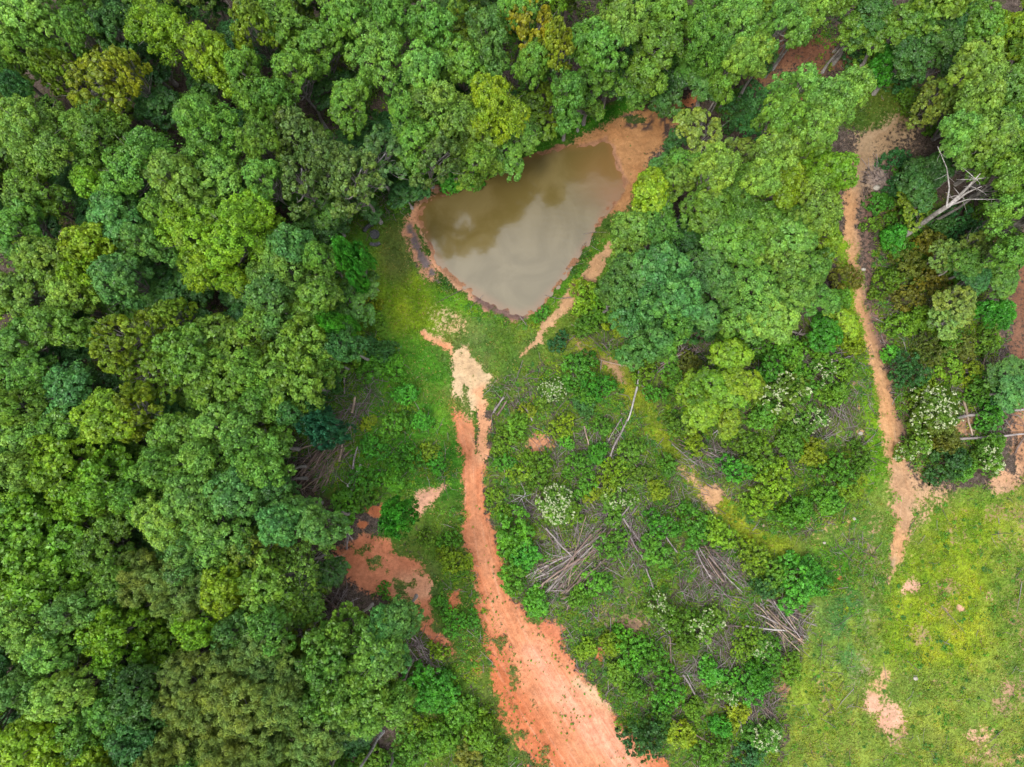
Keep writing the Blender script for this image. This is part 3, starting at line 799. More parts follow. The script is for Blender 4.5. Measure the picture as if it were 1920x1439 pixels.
CROWNS = {}
def make_protos():
    r = np.random.default_rng(5)
    # key: (family, size class) -> list of (R, Ht, crown mesh, trunk mesh)
    spec = [('oak', 2.4, 12.0, 4, {}), ('oak', 3.7, 15.0, 5, {}), ('oak', 5.2, 17.0, 5, dict(lobe=0.28, subs=32)),
            ('gloss', 2.8, 13.0, 2, dict(leaf=0.17, lobe=0.36, leaves=40, subs=18, rnd=0.55)), ('gloss', 4.8, 16.0, 3, dict(leaf=0.18, lobe=0.32, leaves=42, subs=22, rnd=0.55)),
            ('loose', 2.5, 12.0, 2, dict(leaf=0.13, lobe=0.26, leaves=36, subs=16)), ('loose', 4.4, 15.0, 3, dict(leaf=0.135, lobe=0.24, subs=17, leaves=38, nl=26, skew=0.35)),
            ('pine', 3.0, 15.0, 3, dict(leaf=0.17, asp=0.20, lobe=0.34, leaves=110, subs=18, rnd=0.6, nl=14)), ('pine', 4.6, 17.0, 3, dict(leaf=0.18, asp=0.20, lobe=0.30, leaves=110, subs=22, rnd=0.6, nl=20)),
            ('sparse', 4.8, 15.0, 2, dict(leaf=0.14, lobe=0.27, leaves=40, subs=16, keep=0.5)),
            ('round', 2.2, 5.5, 3, dict(leaf=0.11, lobe=0.40, leaves=44, subs=24, depth=0.75, nl=13, skew=0.12))]
    for fam, R, Ht, nv, kw in spec:
        for v in range(nv):
            sd = int(r.integers(1, 99999))
            V, F, tone, L, a = foliage(R, sd, **kw)
            V = V + np.array([0, 0, Ht - 0.25 * R])
            cm = raw_mesh('crown', V, F, M_NEEDLE if fam == 'pine' else M_LEAF, {'tone': tone})
            ex = {'sparse': 4, 'pine': 0}.get(fam, 2)
            tm = trunk_mesh('trunk', Ht - 0.25 * R, R, L, np.random.default_rng(sd + 1), extra=ex)
            CROWNS.setdefault(fam, []).append((R, Ht, cm, tm))

def sz_pick(fam, R, r):
    Rs = sorted({c[0] for c in CROWNS[fam]}, key=lambda q: abs(math.log(q / R)))
    return r.choice([i for i, c in enumerate(CROWNS[fam]) if c[0] == Rs[0]])

# look -> (family, crown colour, words)
LOOKS = {
    'm': ('oak',   (0.095, 0.214, 0.026), 'mid green broadleaf tree'),
    'l': ('oak',   (0.128, 0.258, 0.038), 'light green broadleaf tree'),
    'b': ('oak',   (0.142, 0.262, 0.014), 'bright yellow-green broadleaf tree'),
    't': ('oak',   (0.076, 0.196, 0.040), 'bluish green broadleaf tree'),
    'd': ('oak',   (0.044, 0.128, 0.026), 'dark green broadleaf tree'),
    'g': ('gloss', (0.104, 0.214, 0.025), 'glossy mid green tree'),
    'v': ('gloss', (0.120, 0.242, 0.016), 'glossy bright yellow-green tree'),
    'r': ('loose', (0.170, 0.205, 0.012), 'rusty tinted yellowish tree'),
    'y': ('loose', (0.118, 0.200, 0.013), 'loose yellow-olive tree'),
    'o': ('loose', (0.085, 0.165, 0.036), 'greyish open crowned tree'),
    'p': ('pine',  (0.125, 0.190, 0.036), 'soft olive green pine'),
    'q': ('pine',  (0.098, 0.170, 0.040), 'soft grey-green pine'),
    's': ('sparse',(0.105, 0.185, 0.022), 'thin crowned bare-branched tree'),
    'n': ('round', (0.045, 0.210, 0.016), 'round vivid green tree'),
    'c': ('round', (0.020, 0.095, 0.042), 'round dark bluish conifer'),
    'f': ('loose', (0.140, 0.225, 0.038), 'pale cream blossomed tree'),
}
# photo px of crown centre, radius px, look, optional height
TREES = """
50 30 62 l|140 50 42 m|295 45 68 b|385 92 55 b|165 145 66 r|225 120 42 r|95 120 44 y|30 85 45 m|25 165 36 d|205 45 44 d|465 35 52 y|455 128 46 m|475 190 44 m
50 245 76 l|170 250 70 m|250 305 76 m|382 232 70 m|395 315 74 l|320 330 60 l|50 360 54 m|172 345 42 b|212 402 58 t|30 430 62 m|158 452 50 b|350 430 72 b|430 440 70 b|395 495 62 b|470 392 50 b|262 450 42 t|75 480 50 l|300 395 44 m
525 35 58 m|600 85 52 m|650 28 52 m|708 95 62 l|548 130 50 m|655 188 52 m|735 20 46 m|810 40 52 m|790 120 50 l|815 195 72 l|870 110 54 m|915 60 50 t|930 190 66 b|905 245 58 l 13|955 272 56 m 11|1000 40 58 r|1048 75 44 r|1000 110 44 m|970 20 44 m
545 240 56 o|610 295 74 o|705 300 62 o|665 330 56 o|480 262 44 m|488 330 40 l|785 262 54 m|760 210 44 m|830 290 46 o|900 300 46 m|560 330 50 o|505 175 40 m
1120 75 58 m|1112 150 50 m 12|1170 40 54 l|1232 88 60 m|1262 20 56 m|1330 60 64 m|1385 40 66 l|1418 92 46 l|1478 40 44 l|1525 10 38 l|1185 148 50 m 11|1250 150 50 d 10|1065 172 46 m|1325 138 50 t 11|1392 105 40 l|1095 186 34 m 9|1205 158 34 m 9|1300 105 46 m 12|1370 130 40 m
45 542 56 l|128 545 46 l|95 610 54 m|215 520 54 t|150 505 40 v|40 640 56 m|212 628 58 y|315 590 42 y|262 690 62 y|345 660 60 g|420 650 68 g|400 715 62 g|60 708 52 m|112 738 60 t|20 760 50 m|45 815 48 l|110 800 54 m|190 785 62 b|245 770 46 y|330 815 54 m|405 800 54 l|370 868 62 l|455 820 50 l|110 880 70 v|190 905 62 v|150 930 50 v|30 880 46 l|20 950 52 m|290 880 46 m|350 935 58 l|430 925 56 t|490 880 44 m|240 940 40 m|490 760 46 m|460 690 44 m|480 600 44 m
525 510 62 l|585 560 58 m|500 565 54 t|545 455 46 t|596 478 40 m|660 560 52 m 9|625 608 28 n|655 478 34 n|560 650 58 g|540 710 66 g|600 665 36 g|505 725 44 g|592 800 38 c|470 840 52 m|545 770 40 d|505 905 46 d|538 960 44 t|640 640 40 d|520 985 46 t
45 1005 74 v|115 1040 72 v|60 1085 66 v|190 1025 52 m|205 1085 46 m|315 985 72 l|395 1005 70 l|350 1050 66 t|50 1165 62 l|130 1150 50 t|265 1085 56 p|330 1105 60 p|410 1110 50 b|365 1180 40 b|200 1185 50 v|215 1235 46 v|285 1220 44 v 11|90 1225 50 l|35 1300 48 t|250 1310 54 d|110 1310 56 l|155 1370 62 m|200 1340 46 m|55 1400 60 b|170 1425 44 b|245 1385 50 d|345 1290 62 p|395 1330 60 p|430 1250 54 q|455 1330 66 p|340 1405 62 p|425 1415 60 p|485 1235 54 q|520 1310 56 p|290 1440 50 p
470 1040 66 s|545 1075 68 s|490 1110 60 g|595 985 48 t|560 1140 46 m 10|500 1400 52 p|585 1385 56 p|500 1180 46 m|620 1250 60 g|665 1310 62 g|700 1240 62 m|645 1190 46 g|745 1170 44 t|720 1215 48 t|700 1340 52 m|740 1310 36 m|600 1320 50 g|610 1075 36 d 8|740 972 35 n|440 1180 44 d
1246 315 34 t 8|1320 250 54 f 12|1375 290 52 f 12|1345 310 50 l|1225 360 50 b 13|1270 340 42 l 13|1190 425 46 l 13|1240 420 46 m 13|1185 478 40 l 12|1395 360 62 m 14|1330 385 56 m 13|1290 450 50 d 9|1360 440 56 m 12|1300 310 42 m 12
1505 165 50 l|1560 190 54 l|1600 165 48 l|1470 215 46 m|1540 235 48 l|1460 290 56 l|1515 265 60 b|1560 320 54 b|1480 345 56 b|1540 380 52 l|1430 330 44 l|1500 430 56 l 14|1440 415 50 m 13|1550 440 38 b 10|1410 470 44 m 11|1480 490 44 l 13
1192 515 54 t|1245 500 60 t|1215 570 66 t|1275 560 56 t|1225 640 48 t|1160 545 42 t|1260 620 42 m|1330 505 50 t 12|1325 585 46 t 9|1365 540 40 t 11|1430 560 62 l 13|1490 540 60 l 13|1455 600 52 l 13|1520 500 44 m 12|1400 600 36 m 11|1540 560 34 m 9
1375 665 42 b 9|1345 730 50 b 9|1385 720 40 b 9|1320 770 42 b 8|1365 780 32 b 7|1300 730 34 b 7|1550 620 34 n 5|1580 600 30 b 5
1840 110 60 l|1890 150 56 l|1845 180 54 l|1750 172 40 f 12|1775 190 36 f 12|1812 240 50 l|1860 250 58 l|1905 240 50 l|1862 288 44 m|1905 330 48 m|1752 312 40 d 8|1745 325 36 d 7|1720 345 36 d 8|1910 470 40 m|1780 478 36 f 7|1835 468 42 f 8|1890 445 40 f 9|1820 490 34 m 9
1690 40 56 m 12|1640 25 50 d 12|1720 95 50 d 11|1612 50 38 m 11|1670 105 32 n 7|1760 60 50 d 12|1850 40 50 m 13|1895 60 50 b 13|1810 20 50 d 12|1790 110 42 d 10|1740 20 46 m 13
1800 570 44 f 7|1780 600 36 f 6|1890 700 36 t 6|1905 735 40 t 7|1880 585 30 n 6|1830 520 34 d 6|1650 440 26 n 4|1720 380 34 y 6|1880 525 36 m 6
735 235 34 d 8|760 360 34 d 6|682 382 30 d 5|622 412 38 d 7|590 400 40 d 7|850 330 26 n 3|870 325 24 n 3|1270 260 24 d 6
"""
ORD = ['', 'second', 'third', 'fourth', 'fifth', 'sixth', 'seventh', 'eighth', 'ninth', 'tenth', 'eleventh', 'twelfth', 'thirteenth', 'fourteenth', 'fifteenth', 'sixteenth', 'seventeenth', 'eighteenth', 'nineteenth', 'twentieth'] + [f"{i}{ {1: 'st', 2: 'nd', 3: 'rd'}.get(i % 10, 'th') }" for i in range(21, 60)]
def zone(px, py):
    if px < 780 and not (px > 560 and py < 200):
        row = ['top left wood', 'upper left wood', 'left wood beside the pond', 'left wood beside the green bank', 'left wood beside the log pile', 'left wood beside the red clearing', 'lower left wood', 'bottom left wood'][min(7, max(0, int(py // 180)))]
        col = 'outer ' if px < 200 else ('' if px < 420 else 'inner ')
        return col + row
    if px < 1560 and py < 240 and not (px > 1440 and py > 130):
        return ['top wood left of the pond', 'top wood above the pond', 'top wood right of the pond', 'top wood near the brown clearing'][min(3, max(0, int((px - 560) // 250)))]
    if px < 1100 and py < 400: return 'pond far shore'
    if px > 1640 and py < 420: return 'upper right wood' if py < 140 else 'wood right of the dirt track'
    if px > 1640: return 'scrub right of the dirt track'
    if px >= 1420 and py < 420: return 'grove beside the dirt track'
    if px >= 1100 and py < 480: return 'grove on the pond right bank'
    if px >= 1100 and py < 640: return 'grove between pond and dirt track'
    if px >= 1250: return 'clump below the right grove'
    return 'clearing'

def name_group(items):
    """items: list of (px, py, obj, words, zone) -> each gets a label that no other one has"""
    cells = {}
    for it in items: cells.setdefault((it[3], it[4]), []).append(it)
    for (words, zn), its in cells.items():
        its.sort(key=lambda q: q[1]); n = len(its)
        for i, it in enumerate(its):
            if n == 1: lab = f"{words} in the {zn}"
            elif i == 0: lab = f"{words} in the {zn}, topmost"
            elif i == n - 1: lab = f"{words} in the {zn}, lowest"
            else: lab = f"{words} in the {zn}, {ORD[i]} from top"
            it[2]['label'] = lab

def make_trees():
    r = random.Random(17)
    rows = []
    for line in TREES.strip().split('\n'):
        for s in line.split('|'):
            f = s.split(); rows.append((float(f[0]), float(f[1]), float(f[2]), f[3], float(f[4]) if len(f) > 4 else None, True))
    wood = [(-160,-140),(1600,-140),(1500,40),(1400,110),(1280,150),(1150,170),(1000,225),(870,290),(750,320),(625,380),(590,480),(610,600),(560,700),(500,780),(480,880),(520,980),(570,1040),(580,1120),(640,1200),(690,1330),(640,1600),(-160,1600)]
    have = [(a, b, c) for a, b, c, *_ in rows]
    # lower trees filling the wood between the tall ones
    cand = 0; added = []
    while cand < 2500 and len(added) < 125:
        cand += 1
        x, y = r.uniform(-60, 1560), r.uniform(-40, 1480)
        if sdf_poly(np.array([x]), np.array([y]), wood)[0] > -14: continue
        if any(math.hypot(x - a, y - b) < 60 for a, b, c in added) or math.hypot(x - 702, y - 441) < 95: continue
        added.append((x, y, r.uniform(44, 62)))
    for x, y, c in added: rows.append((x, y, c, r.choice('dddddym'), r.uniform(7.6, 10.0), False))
    # the wood goes on past the frame
    for side in range(4):
        for i in range(13):
            t = (i + r.uniform(-.3, .3)) / 13
            for k in range(1):
                d = 60 + r.uniform(-10, 14)
                if side == 0: x, y = -d, t * 1500
                elif side == 1: x, y = t * 1920, -d
                elif side == 2: x, y = t * 620, 1439 + d
                else: x, y = 1920 + d, t * 420
                rows.append((x, y, r.uniform(56, 76), r.choice('mmlbtgy'), None, False))
    items = []
    for px, py, rp, look, ht, hand in rows:
        fam, colr, words = LOOKS[look]
        H0 = ht or r.uniform(14.5, 18.5)
        za = H0 * 0.88
        x, y = W(px, py, za)
        sc = (CAMZ - za) / FPX
        R = rp * sc * 0.88
        i = sz_pick(fam, R, r)
        Rb, Hb, cm, tm = CROWNS[fam][i]
        s = R / Rb
        kk = r.uniform(0.86, 1.16)
        hs = r.uniform(-0.13, 0.13)
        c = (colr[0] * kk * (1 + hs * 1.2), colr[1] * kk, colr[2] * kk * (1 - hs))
        nm = 'pine_tree' if fam == 'pine' else ('understory_tree' if (ht and not hand) else ('small_tree' if H0 <= 10 else 'broadleaf_tree'))
        # a tree that overhangs the pond stands on its bank and leans over the water
        bx, by = x, y
        for _ in range(60):
            qx, qy = PX(bx, by)
            if min(sdf_poly(np.array([qx]), np.array([qy]), POND)[0], sdf_poly(np.array([qx]), np.array([qy]), BEACH)[0], sdf_poly(np.array([qx]), np.array([qy]), TRZ)[0] + (0 if px > 1640 else 99)) > 12: break
            v = Vector((qx - 985, 430 - qy if qx < 1500 else 60, 0)).normalized(); bx += v.x * 0.25; by += v.y * 0.25
        ax_ = Vector((x - bx, y - by, za)).normalized()
        q = Vector((0, 0, 1)).rotation_difference(ax_) @ Euler((0, 0, r.uniform(0, 6.283))).to_quaternion()
        x, y = bx, by
        z0 = gz1(x, y) - 0.05
        root = link(nm, None, loc=(x, y, z0), rot=q.to_euler(), scale=(s, s, (H0 - z0) / Hb),
                    category='tree', group=('low trees filling the wood between tall crowns' if (not hand and ht) else 'trees of the wood and groves'))
        root.empty_display_size = 0.5
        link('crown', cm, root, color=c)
        g = r.uniform(0.18, 0.32)
        link('trunk', tm, root, color=(g * 1.04, g * 0.95, g * 0.86))
        w = words
        if not hand and ht: w = w.replace('broadleaf tree', 'understory tree').replace('olive tree', 'understory tree')
        inside = -20 < px < 1940 and -20 < py < 1460
        items.append((px, py, root, w, zone(px, py) if inside else 'wood beyond the ' + ('left' if px < 0 else 'right' if px > 1920 else 'top' if py < 0 else 'bottom') + ' frame edge'))
    name_group(items)
    print('trees', len(items))

# ------------------------------------------------------------------ shrubs
SHRUBS = {}
def make_shrub_protos():
    r = np.random.default_rng(41)
    for fam, R, nv, kw in [('bush', 1.0, 5, dict(leaf=0.075, lobe=0.36, leaves=24, subs=12, nl=8, depth=0.6, skew=0.35, rnd=0.5)),
                           ('bush', 1.9, 5, dict(leaf=0.095, lobe=0.29, leaves=26, subs=14, nl=15, depth=0.6, skew=0.38, rnd=0.5)),
                           ('tipped', 1.8, 4, dict(leaf=0.095, lobe=0.30, leaves=28, subs=14, nl=14, depth=0.6, skew=0.3, rnd=0.5)),
                           ('bloom', 1.8, 3, dict(leaf=0.10, lobe=0.38, leaves=30, subs=16, nl=12, depth=0.65, skew=0.12, rnd=0.5))]:
        for v in range(nv):
            sd = int(r.integers(1, 99999))
            V, F, tone, L, a = foliage(R, sd, **kw)
            Ht = R * 1.15
            off = np.array([0, 0, Ht * 0.85])
            V = V + off; V[:, 2] = np.maximum(V[:, 2], 0.02)
            fm = raw_mesh('foliage', V, F, M_LEAF, {'tone': tone})
            rr = np.random.default_rng(sd + 5)
            parts = []
            for q in L[:10]:
                e = q + off; e[2] = max(e[2], 0.3)
                parts.append(tube([np.zeros(3), e * 0.5 + rr.normal(0, .05, 3), e], [0.04, 0.028, 0.01], 5, rr, 0, False))
            sv, sf = merge(parts)
            sm = raw_mesh('stems', sv, sf, M_BARK, None, True)
            fl = None
            if fam != 'bush':
                n = 2100 if fam == 'bloom' else 460
                k = rr.integers(0, len(L), n)
                k = np.where(k > 6, k % 5, k) if fam == 'tipped' else k; u = rr.normal(size=(n, 3)); u[:, 2] = np.abs(u[:, 2]) + 0.15; u = nrm(u)
                pc = L[k] + off + u * (a[k] * rr.uniform(1.12, 1.42, n))[:, None] * np.array([1, 1, 0.85])
                pc = pc[pc[:, 2] > Ht * 0.35]
                # blossoms sit in little heads
                hd = pc[::6]; pts = np.repeat(hd, 8, 0) + rr.normal(0, 0.05, (len(hd) * 8, 3))
                N = nrm(rr.normal(0, 0.5, pts.shape) + np.array([0, 0, 1]))
                fv, ff = leaf_quads(pts, N, rr.uniform(0.035, 0.065, len(pts)), rr, 0.9, 0.1)
                fl = raw_mesh('blossom', fv, ff, M_FLOWER, {'tone': np.repeat(rr.random(len(pts)), 4)})
            SHRUBS.setdefault(fam, []).append((R, Ht, fm, sm, fl))

S_LOOK = {
    'v': ('bush', (0.072, 0.245, 0.018), 'vivid green bush'),
    'd': ('bush', (0.040, 0.135, 0.030), 'dark bluish green shrub'),
    'g': ('bush', (0.095, 0.215, 0.015), 'mid green shrub'),
    'y': ('bush', (0.165, 0.265, 0.012), 'yellow-green shrub'),
    'o': ('bush', (0.130, 0.155, 0.018), 'olive brown shrub'),
    'w': ('bloom', (0.088, 0.200, 0.020), 'shrub covered in white blossom'),
    'x': ('tipped', (0.105, 0.220, 0.022), 'shrub tipped with pale blossom'),
}
SHRUB_HAND = """
1082 693 31 v|1120 726 24 v|1098 750 20 g|1035 733 21 w|1042 946 30 w|740 972 0 v|972 888 19 y|968 800 22 g|1008 870 22 g|1095 760 22 d|1055 800 20 y|1012 1005 0 v
965 1000 36 v|985 1040 30 v|960 1075 26 g|1005 1130 26 v|1045 1050 20 d|1110 1095 26 v|1085 1120 22 g|1150 1020 24 g|1160 935 24 x|1240 985 26 v|1300 985 30 v|1345 1000 26 y|1235 920 20 y
1290 1070 24 g|1225 1035 26 g|1235 1140 24 x|1270 1160 24 g|1320 1170 26 x|1400 1205 24 y|1425 1215 24 x|1290 1205 22 g|1330 1260 24 v|1360 1295 20 x|1395 1280 28 v|1275 1375 26 y|1210 1375 32 d|1240 1340 20 g|1330 1410 24 g
1180 1210 28 v|1210 1230 26 v|1160 1260 24 g|1190 1290 22 g|1150 1205 22 y|1100 1215 20 y|1250 1290 28 v|1300 1330 20 g|1380 1340 22 y|1430 1380 30 x|1400 1420 26 d|1350 1360 20 v|1440 1330 20 y
1462 742 38 x|1520 788 24 x|1540 700 24 x|1580 690 22 g|1500 720 28 v|1430 780 28 g|1560 740 26 g|1590 640 28 y|1480 830 32 g|1520 850 28 y|1420 860 30 g|1380 880 26 v|1450 900 30 y|1560 880 28 v|1610 860 24 g|1550 940 28 g|1490 960 30 v|1420 940 24 y|1590 920 22 y
1490 1095 38 v|1455 1080 30 g|1520 1080 28 v|1500 1050 24 g|1440 1100 24 d|1410 1040 26 y|1380 1060 22 g|1450 1010 26 v|1460 1165 24 g|1440 1230 26 v|1480 1250 22 g|1420 1270 26 v|1470 1200 20 d|1440 1300 24 g
1735 775 38 w|1740 740 26 y|1705 840 26 x|1840 860 32 x|1770 870 32 d|1800 880 24 g|1670 664 17 v|1700 700 28 d|1780 690 24 y|1740 660 26 o|1690 610 24 g|1730 600 28 g|1650 380 24 v|1690 350 28 d|1720 380 30 g|1760 420 26 d|1700 415 26 g|1740 460 28 o|1800 430 30 d|1840 400 28 g|1870 370 28 d|1810 480 26 g|1680 300 22 d|1700 330 20 g|1860 500 30 d|1790 520 26 g|1700 560 26 o|1660 530 26 g|1700 500 30 o|1740 530 26 o|1690 470 28 g|1850 780 26 v|1830 730 24 g|1800 650 26 o|1850 640 24 g|1780 640 22 g|1760 800 26 o|1820 700 20 y|1870 750 24 d|1770 830 24 o|1860 830 20 g
800 1275 36 v|835 1300 28 v|790 1310 24 v|850 1165 20 v|887 1160 13 v|860 1335 30 g|830 1380 30 g|780 1400 30 g|900 1370 32 g|930 1410 24 g|700 1425 26 g|735 1440 24 g|665 1400 22 d|640 1435 26 g|770 1350 22 y|880 1420 28 o|820 1220 16 y|822 1130 12 v|850 1050 24 y|840 1010 16 v|800 1010 16 g|720 1110 12 v
720 660 22 d|700 690 24 v|740 690 20 v|690 795 14 y|760 740 22 v|790 790 20 v|740 800 26 v|700 840 22 v|760 860 24 v|800 850 20 y|740 900 22 v|690 900 24 v|650 950 30 v|690 930 22 g|820 870 18 v|600 560 26 d|690 560 20 y|700 600 18 g
870 335 26 v|900 322 22 g|840 345 18 v|1100 565 26 y|1130 580 26 g|1050 640 16 d|1100 610 24 g|1090 540 18 y|1015 590 14 v|1110 450 16 v|1090 480 16 g|1150 600 26 y|1170 570 30 g|1210 700 18 g|1230 740 16 v|1260 700 22 g|1290 680 24 o|1250 650 20 y
750 460 0 g|1640 420 16 g|1580 520 26 o|1575 560 24 g|1690 150 30 d|1640 110 34 g|1610 90 30 d|1700 190 24 g|1770 240 28 g|1690 80 36 d|1420 190 30 d|1380 210 28 d|1400 240 26 d
660 680 18 g|610 720 26 d|500 850 30 d|470 900 30 d|620 480 30 d|600 440 30 g|752 376 22 g|780 340 26 v|720 340 26 d|672 350 28 g|770 300 28 d|820 320 24 g|640 380 28 g|560 590 26 d|650 640 30 g|690 650 20 d
1300 620 28 d|1370 620 26 g|1420 650 28 g|1440 690 30 v|1480 660 28 g|1530 660 24 g|1340 850 26 v|1300 830 20 y|1270 800 20 g|1390 830 26 g|1250 870 18 g|1180 850 24 g|1150 880 22 y|1200 890 20 g|1120 850 20 v|1080 870 22 g|1100 910 22 v|940 830 20 g|945 870 18 v|930 930 16 g|945 960 16 g|990 770 16 y|1020 760 14 g|1130 800 18 g|1060 830 14 v|1020 910 16 g|990 920 12 g|1075 960 18 g|1150 970 18 g|1110 930 16 y|1140 910 18 y
"""
LANDMARKS = [('pale sand patch', 880, 710), ('bent fallen trunk', 1170, 780), ('central brush pile', 1075, 1050), ('small red soil patch', 1014, 826), ('tan soil patch', 1335, 928),
             ('right hand brush pile', 1480, 1160), ('red road bend', 960, 1180), ('pond lower tip', 980, 595), ('pond left bank', 790, 460), ('left log fan', 600, 870),
             ('pale shore path', 1110, 510), ('upper dirt track', 1600, 430), ('middle dirt track', 1650, 680), ('lower dirt track', 1690, 930), ('fallen grey trunks', 1850, 800),
             ('red clearing', 720, 1060), ('bottom log stack', 1410, 1320), ('brown dogleg trunk', 1250, 1180), ('red road mouth', 1110, 1400), ('stone fire ring', 702, 440), ('standing dead tree', 1760, 400), ('bright clump of low trees', 1350, 730), ('leaning logs below the grove', 1290, 660)]
def make_shrubs():
    r = random.Random(29)
    rows = []
    for line in SHRUB_HAND.strip().split('\n'):
        for s in line.split('|'):
            a, b, c, k = s.split()
            if float(c) > 0: rows.append((float(a), float(b), float(c), k))
    items = {}
    for px, py, rp, k in rows:
        fam, colr, words = S_LOOK[k]
        x, y = W(px, py, 0.8)
        if sdf_poly(np.array([px]), np.array([py]), POND)[0] < 6: continue
        if float(stroke(np.array([px]), np.array([py]), [(1085,640,26),(1150,690,36),(1210,770,40),(1262,850,40),(1330,930,40),(1400,1005,40),(1500,1035,36),(1590,980,30)], 1)[0]) > 0.5: continue
        if k not in 'wx' and any(((px - a) / ra) ** 2 + ((py - b) / rb) ** 2 < 1 for a, b, ra, rb in ((1075,1048,76,52),(1190,1010,30,44),(1345,1075,56,48),(1468,1160,46,50),(1412,1320,34,40),(1340,860,50,22),(600,865,50,44))): continue
        R = rp / FPX * CAMZ * 1.06
        cands = SHRUBS[fam]
        near = min({c[0] for c in cands}, key=lambda q: abs(math.log(q / R)))
        Rb, Ht, fm, sm, fl = r.choice([c for c in cands if c[0] == near])
        s = R / Rb
        kk = r.uniform(0.82, 1.2); hs = r.uniform(-0.15, 0.15)
        c = (colr[0] * kk * (1 + hs * 1.3), colr[1] * kk, colr[2] * kk * (1 - hs))
        root = link('flowering_shrub' if fam != 'bush' else 'shrub', None, loc=(x, y, gz1(x, y) - 0.03), rot=(0, 0, r.uniform(0, 6.283)),
                    scale=(s, s, s * r.uniform(0.85, 1.25)), category='shrub', group='blossoming shrubs of the cleared ground' if fam != 'bush' else 'shrubs of the cleared ground')
        root.empty_display_size = 0.3
        link('foliage', fm, root, color=c)
        link('stems', sm, root, color=(0.16, 0.12, 0.09))
        if fl: link('blossom', fl, root)
        lm = min(LANDMARKS, key=lambda q: math.hypot(q[1] - px, q[2] - py))
        dx, dy = px - lm[1], py - lm[2]
        dr = ('right of' if dx > 0 else 'left of') if abs(dx) > abs(dy) else ('below' if dy > 0 else 'above')
        sz = 'small' if rp < 19 else ('large' if rp > 27 else 'medium')
        items.setdefault((sz, words, dr, lm[0]), []).append((math.hypot(dx, dy), root))
    tot = 0
    for (sz, words, dr, lm), its in items.items():
        its.sort(key=lambda q: q[0])
        for i, (_, o) in enumerate(its):
            lab = f"{sz} {words} {dr} the {lm}"
            if len(its) > 1: lab += (', closest to it' if i == 0 else f', {ORD[i]} closest')
            o['label'] = lab; tot += 1
    print('shrubs', tot)

# ------------------------------------------------------------------ logs
LOGV = []
def make_log_protos():
    r = np.random.default_rng(61)
    for v in range(7):           # unit length along +X, radius about 0.05 of a metre per unit thickness 1
        n = 7; bx = r.uniform(-1, 1) * 0.045; bz = r.uniform(0, 1) * 0.015
        pts = [(-0.5 + i / (n - 1), bx * math.sin(i / (n - 1) * 3.1) + r.normal(0, 0.006), bz * math.sin(i / (n - 1) * 3.1)) for i in range(n)]
        LOGV.append([np.array(pts), [1.0 - 0.38 * i / (n - 1) + r.normal(0, .03) for i in range(n)], int(r.integers(1, 9999))])

_logcache = {}
def log_mesh(v, ratio):
    """ratio = radius / length, quantised so that meshes are shared"""
    q = max(1, round(math.log(ratio / 0.002) / 0.35))
    if (v, q) not in _logcache:
        pts, rad, sd = LOGV[v]
        rr = np.random.default_rng(sd)
        R = 0.002 * math.exp(0.35 * q)
        V, F = tube(pts, [R * k for k in rad], 8, rr, 0.08)
        prt = [(V, F)]
        for _ in range(0 if v > 3 else 5):
            i = int(rr.integers(2, 6)); e = pts[i] + np.array([rr.uniform(.05, .14), rr.normal(0, .06), abs(rr.normal(0, .03))])
            prt.append(tube([pts[i], (pts[i] + e) / 2 + rr.normal(0, .006, 3), e], [R * .4, R * .3, R * .1], 5, rr, 0, False))
        V, F = merge(prt)
        _logcache[(v, q)] = raw_mesh('log', V, F, M_BARK, None, True)
    return _logcache[(v, q)]

def put_log(a, b, rad, col, name, label, group=None, za=0.0, zb=0.0, r=random):
    (x0, y0), (x1, y1) = W(*a), W(*b)
    p0 = Vector((x0, y0, gz1(x0, y0) + rad * 0.8 + za)); p1 = Vector((x1, y1, gz1(x1, y1) + rad * 0.6 + zb))
    L = (p1 - p0).length
    v = r.randrange(len(LOGV))
    e = (p1 - p0).to_track_quat('X', 'Z').to_euler()
    return link(name, log_mesh(v, rad / L), loc=(p0 + p1) / 2, rot=e, scale=(L, L, L), color=col, label=label, category='log', group=group)

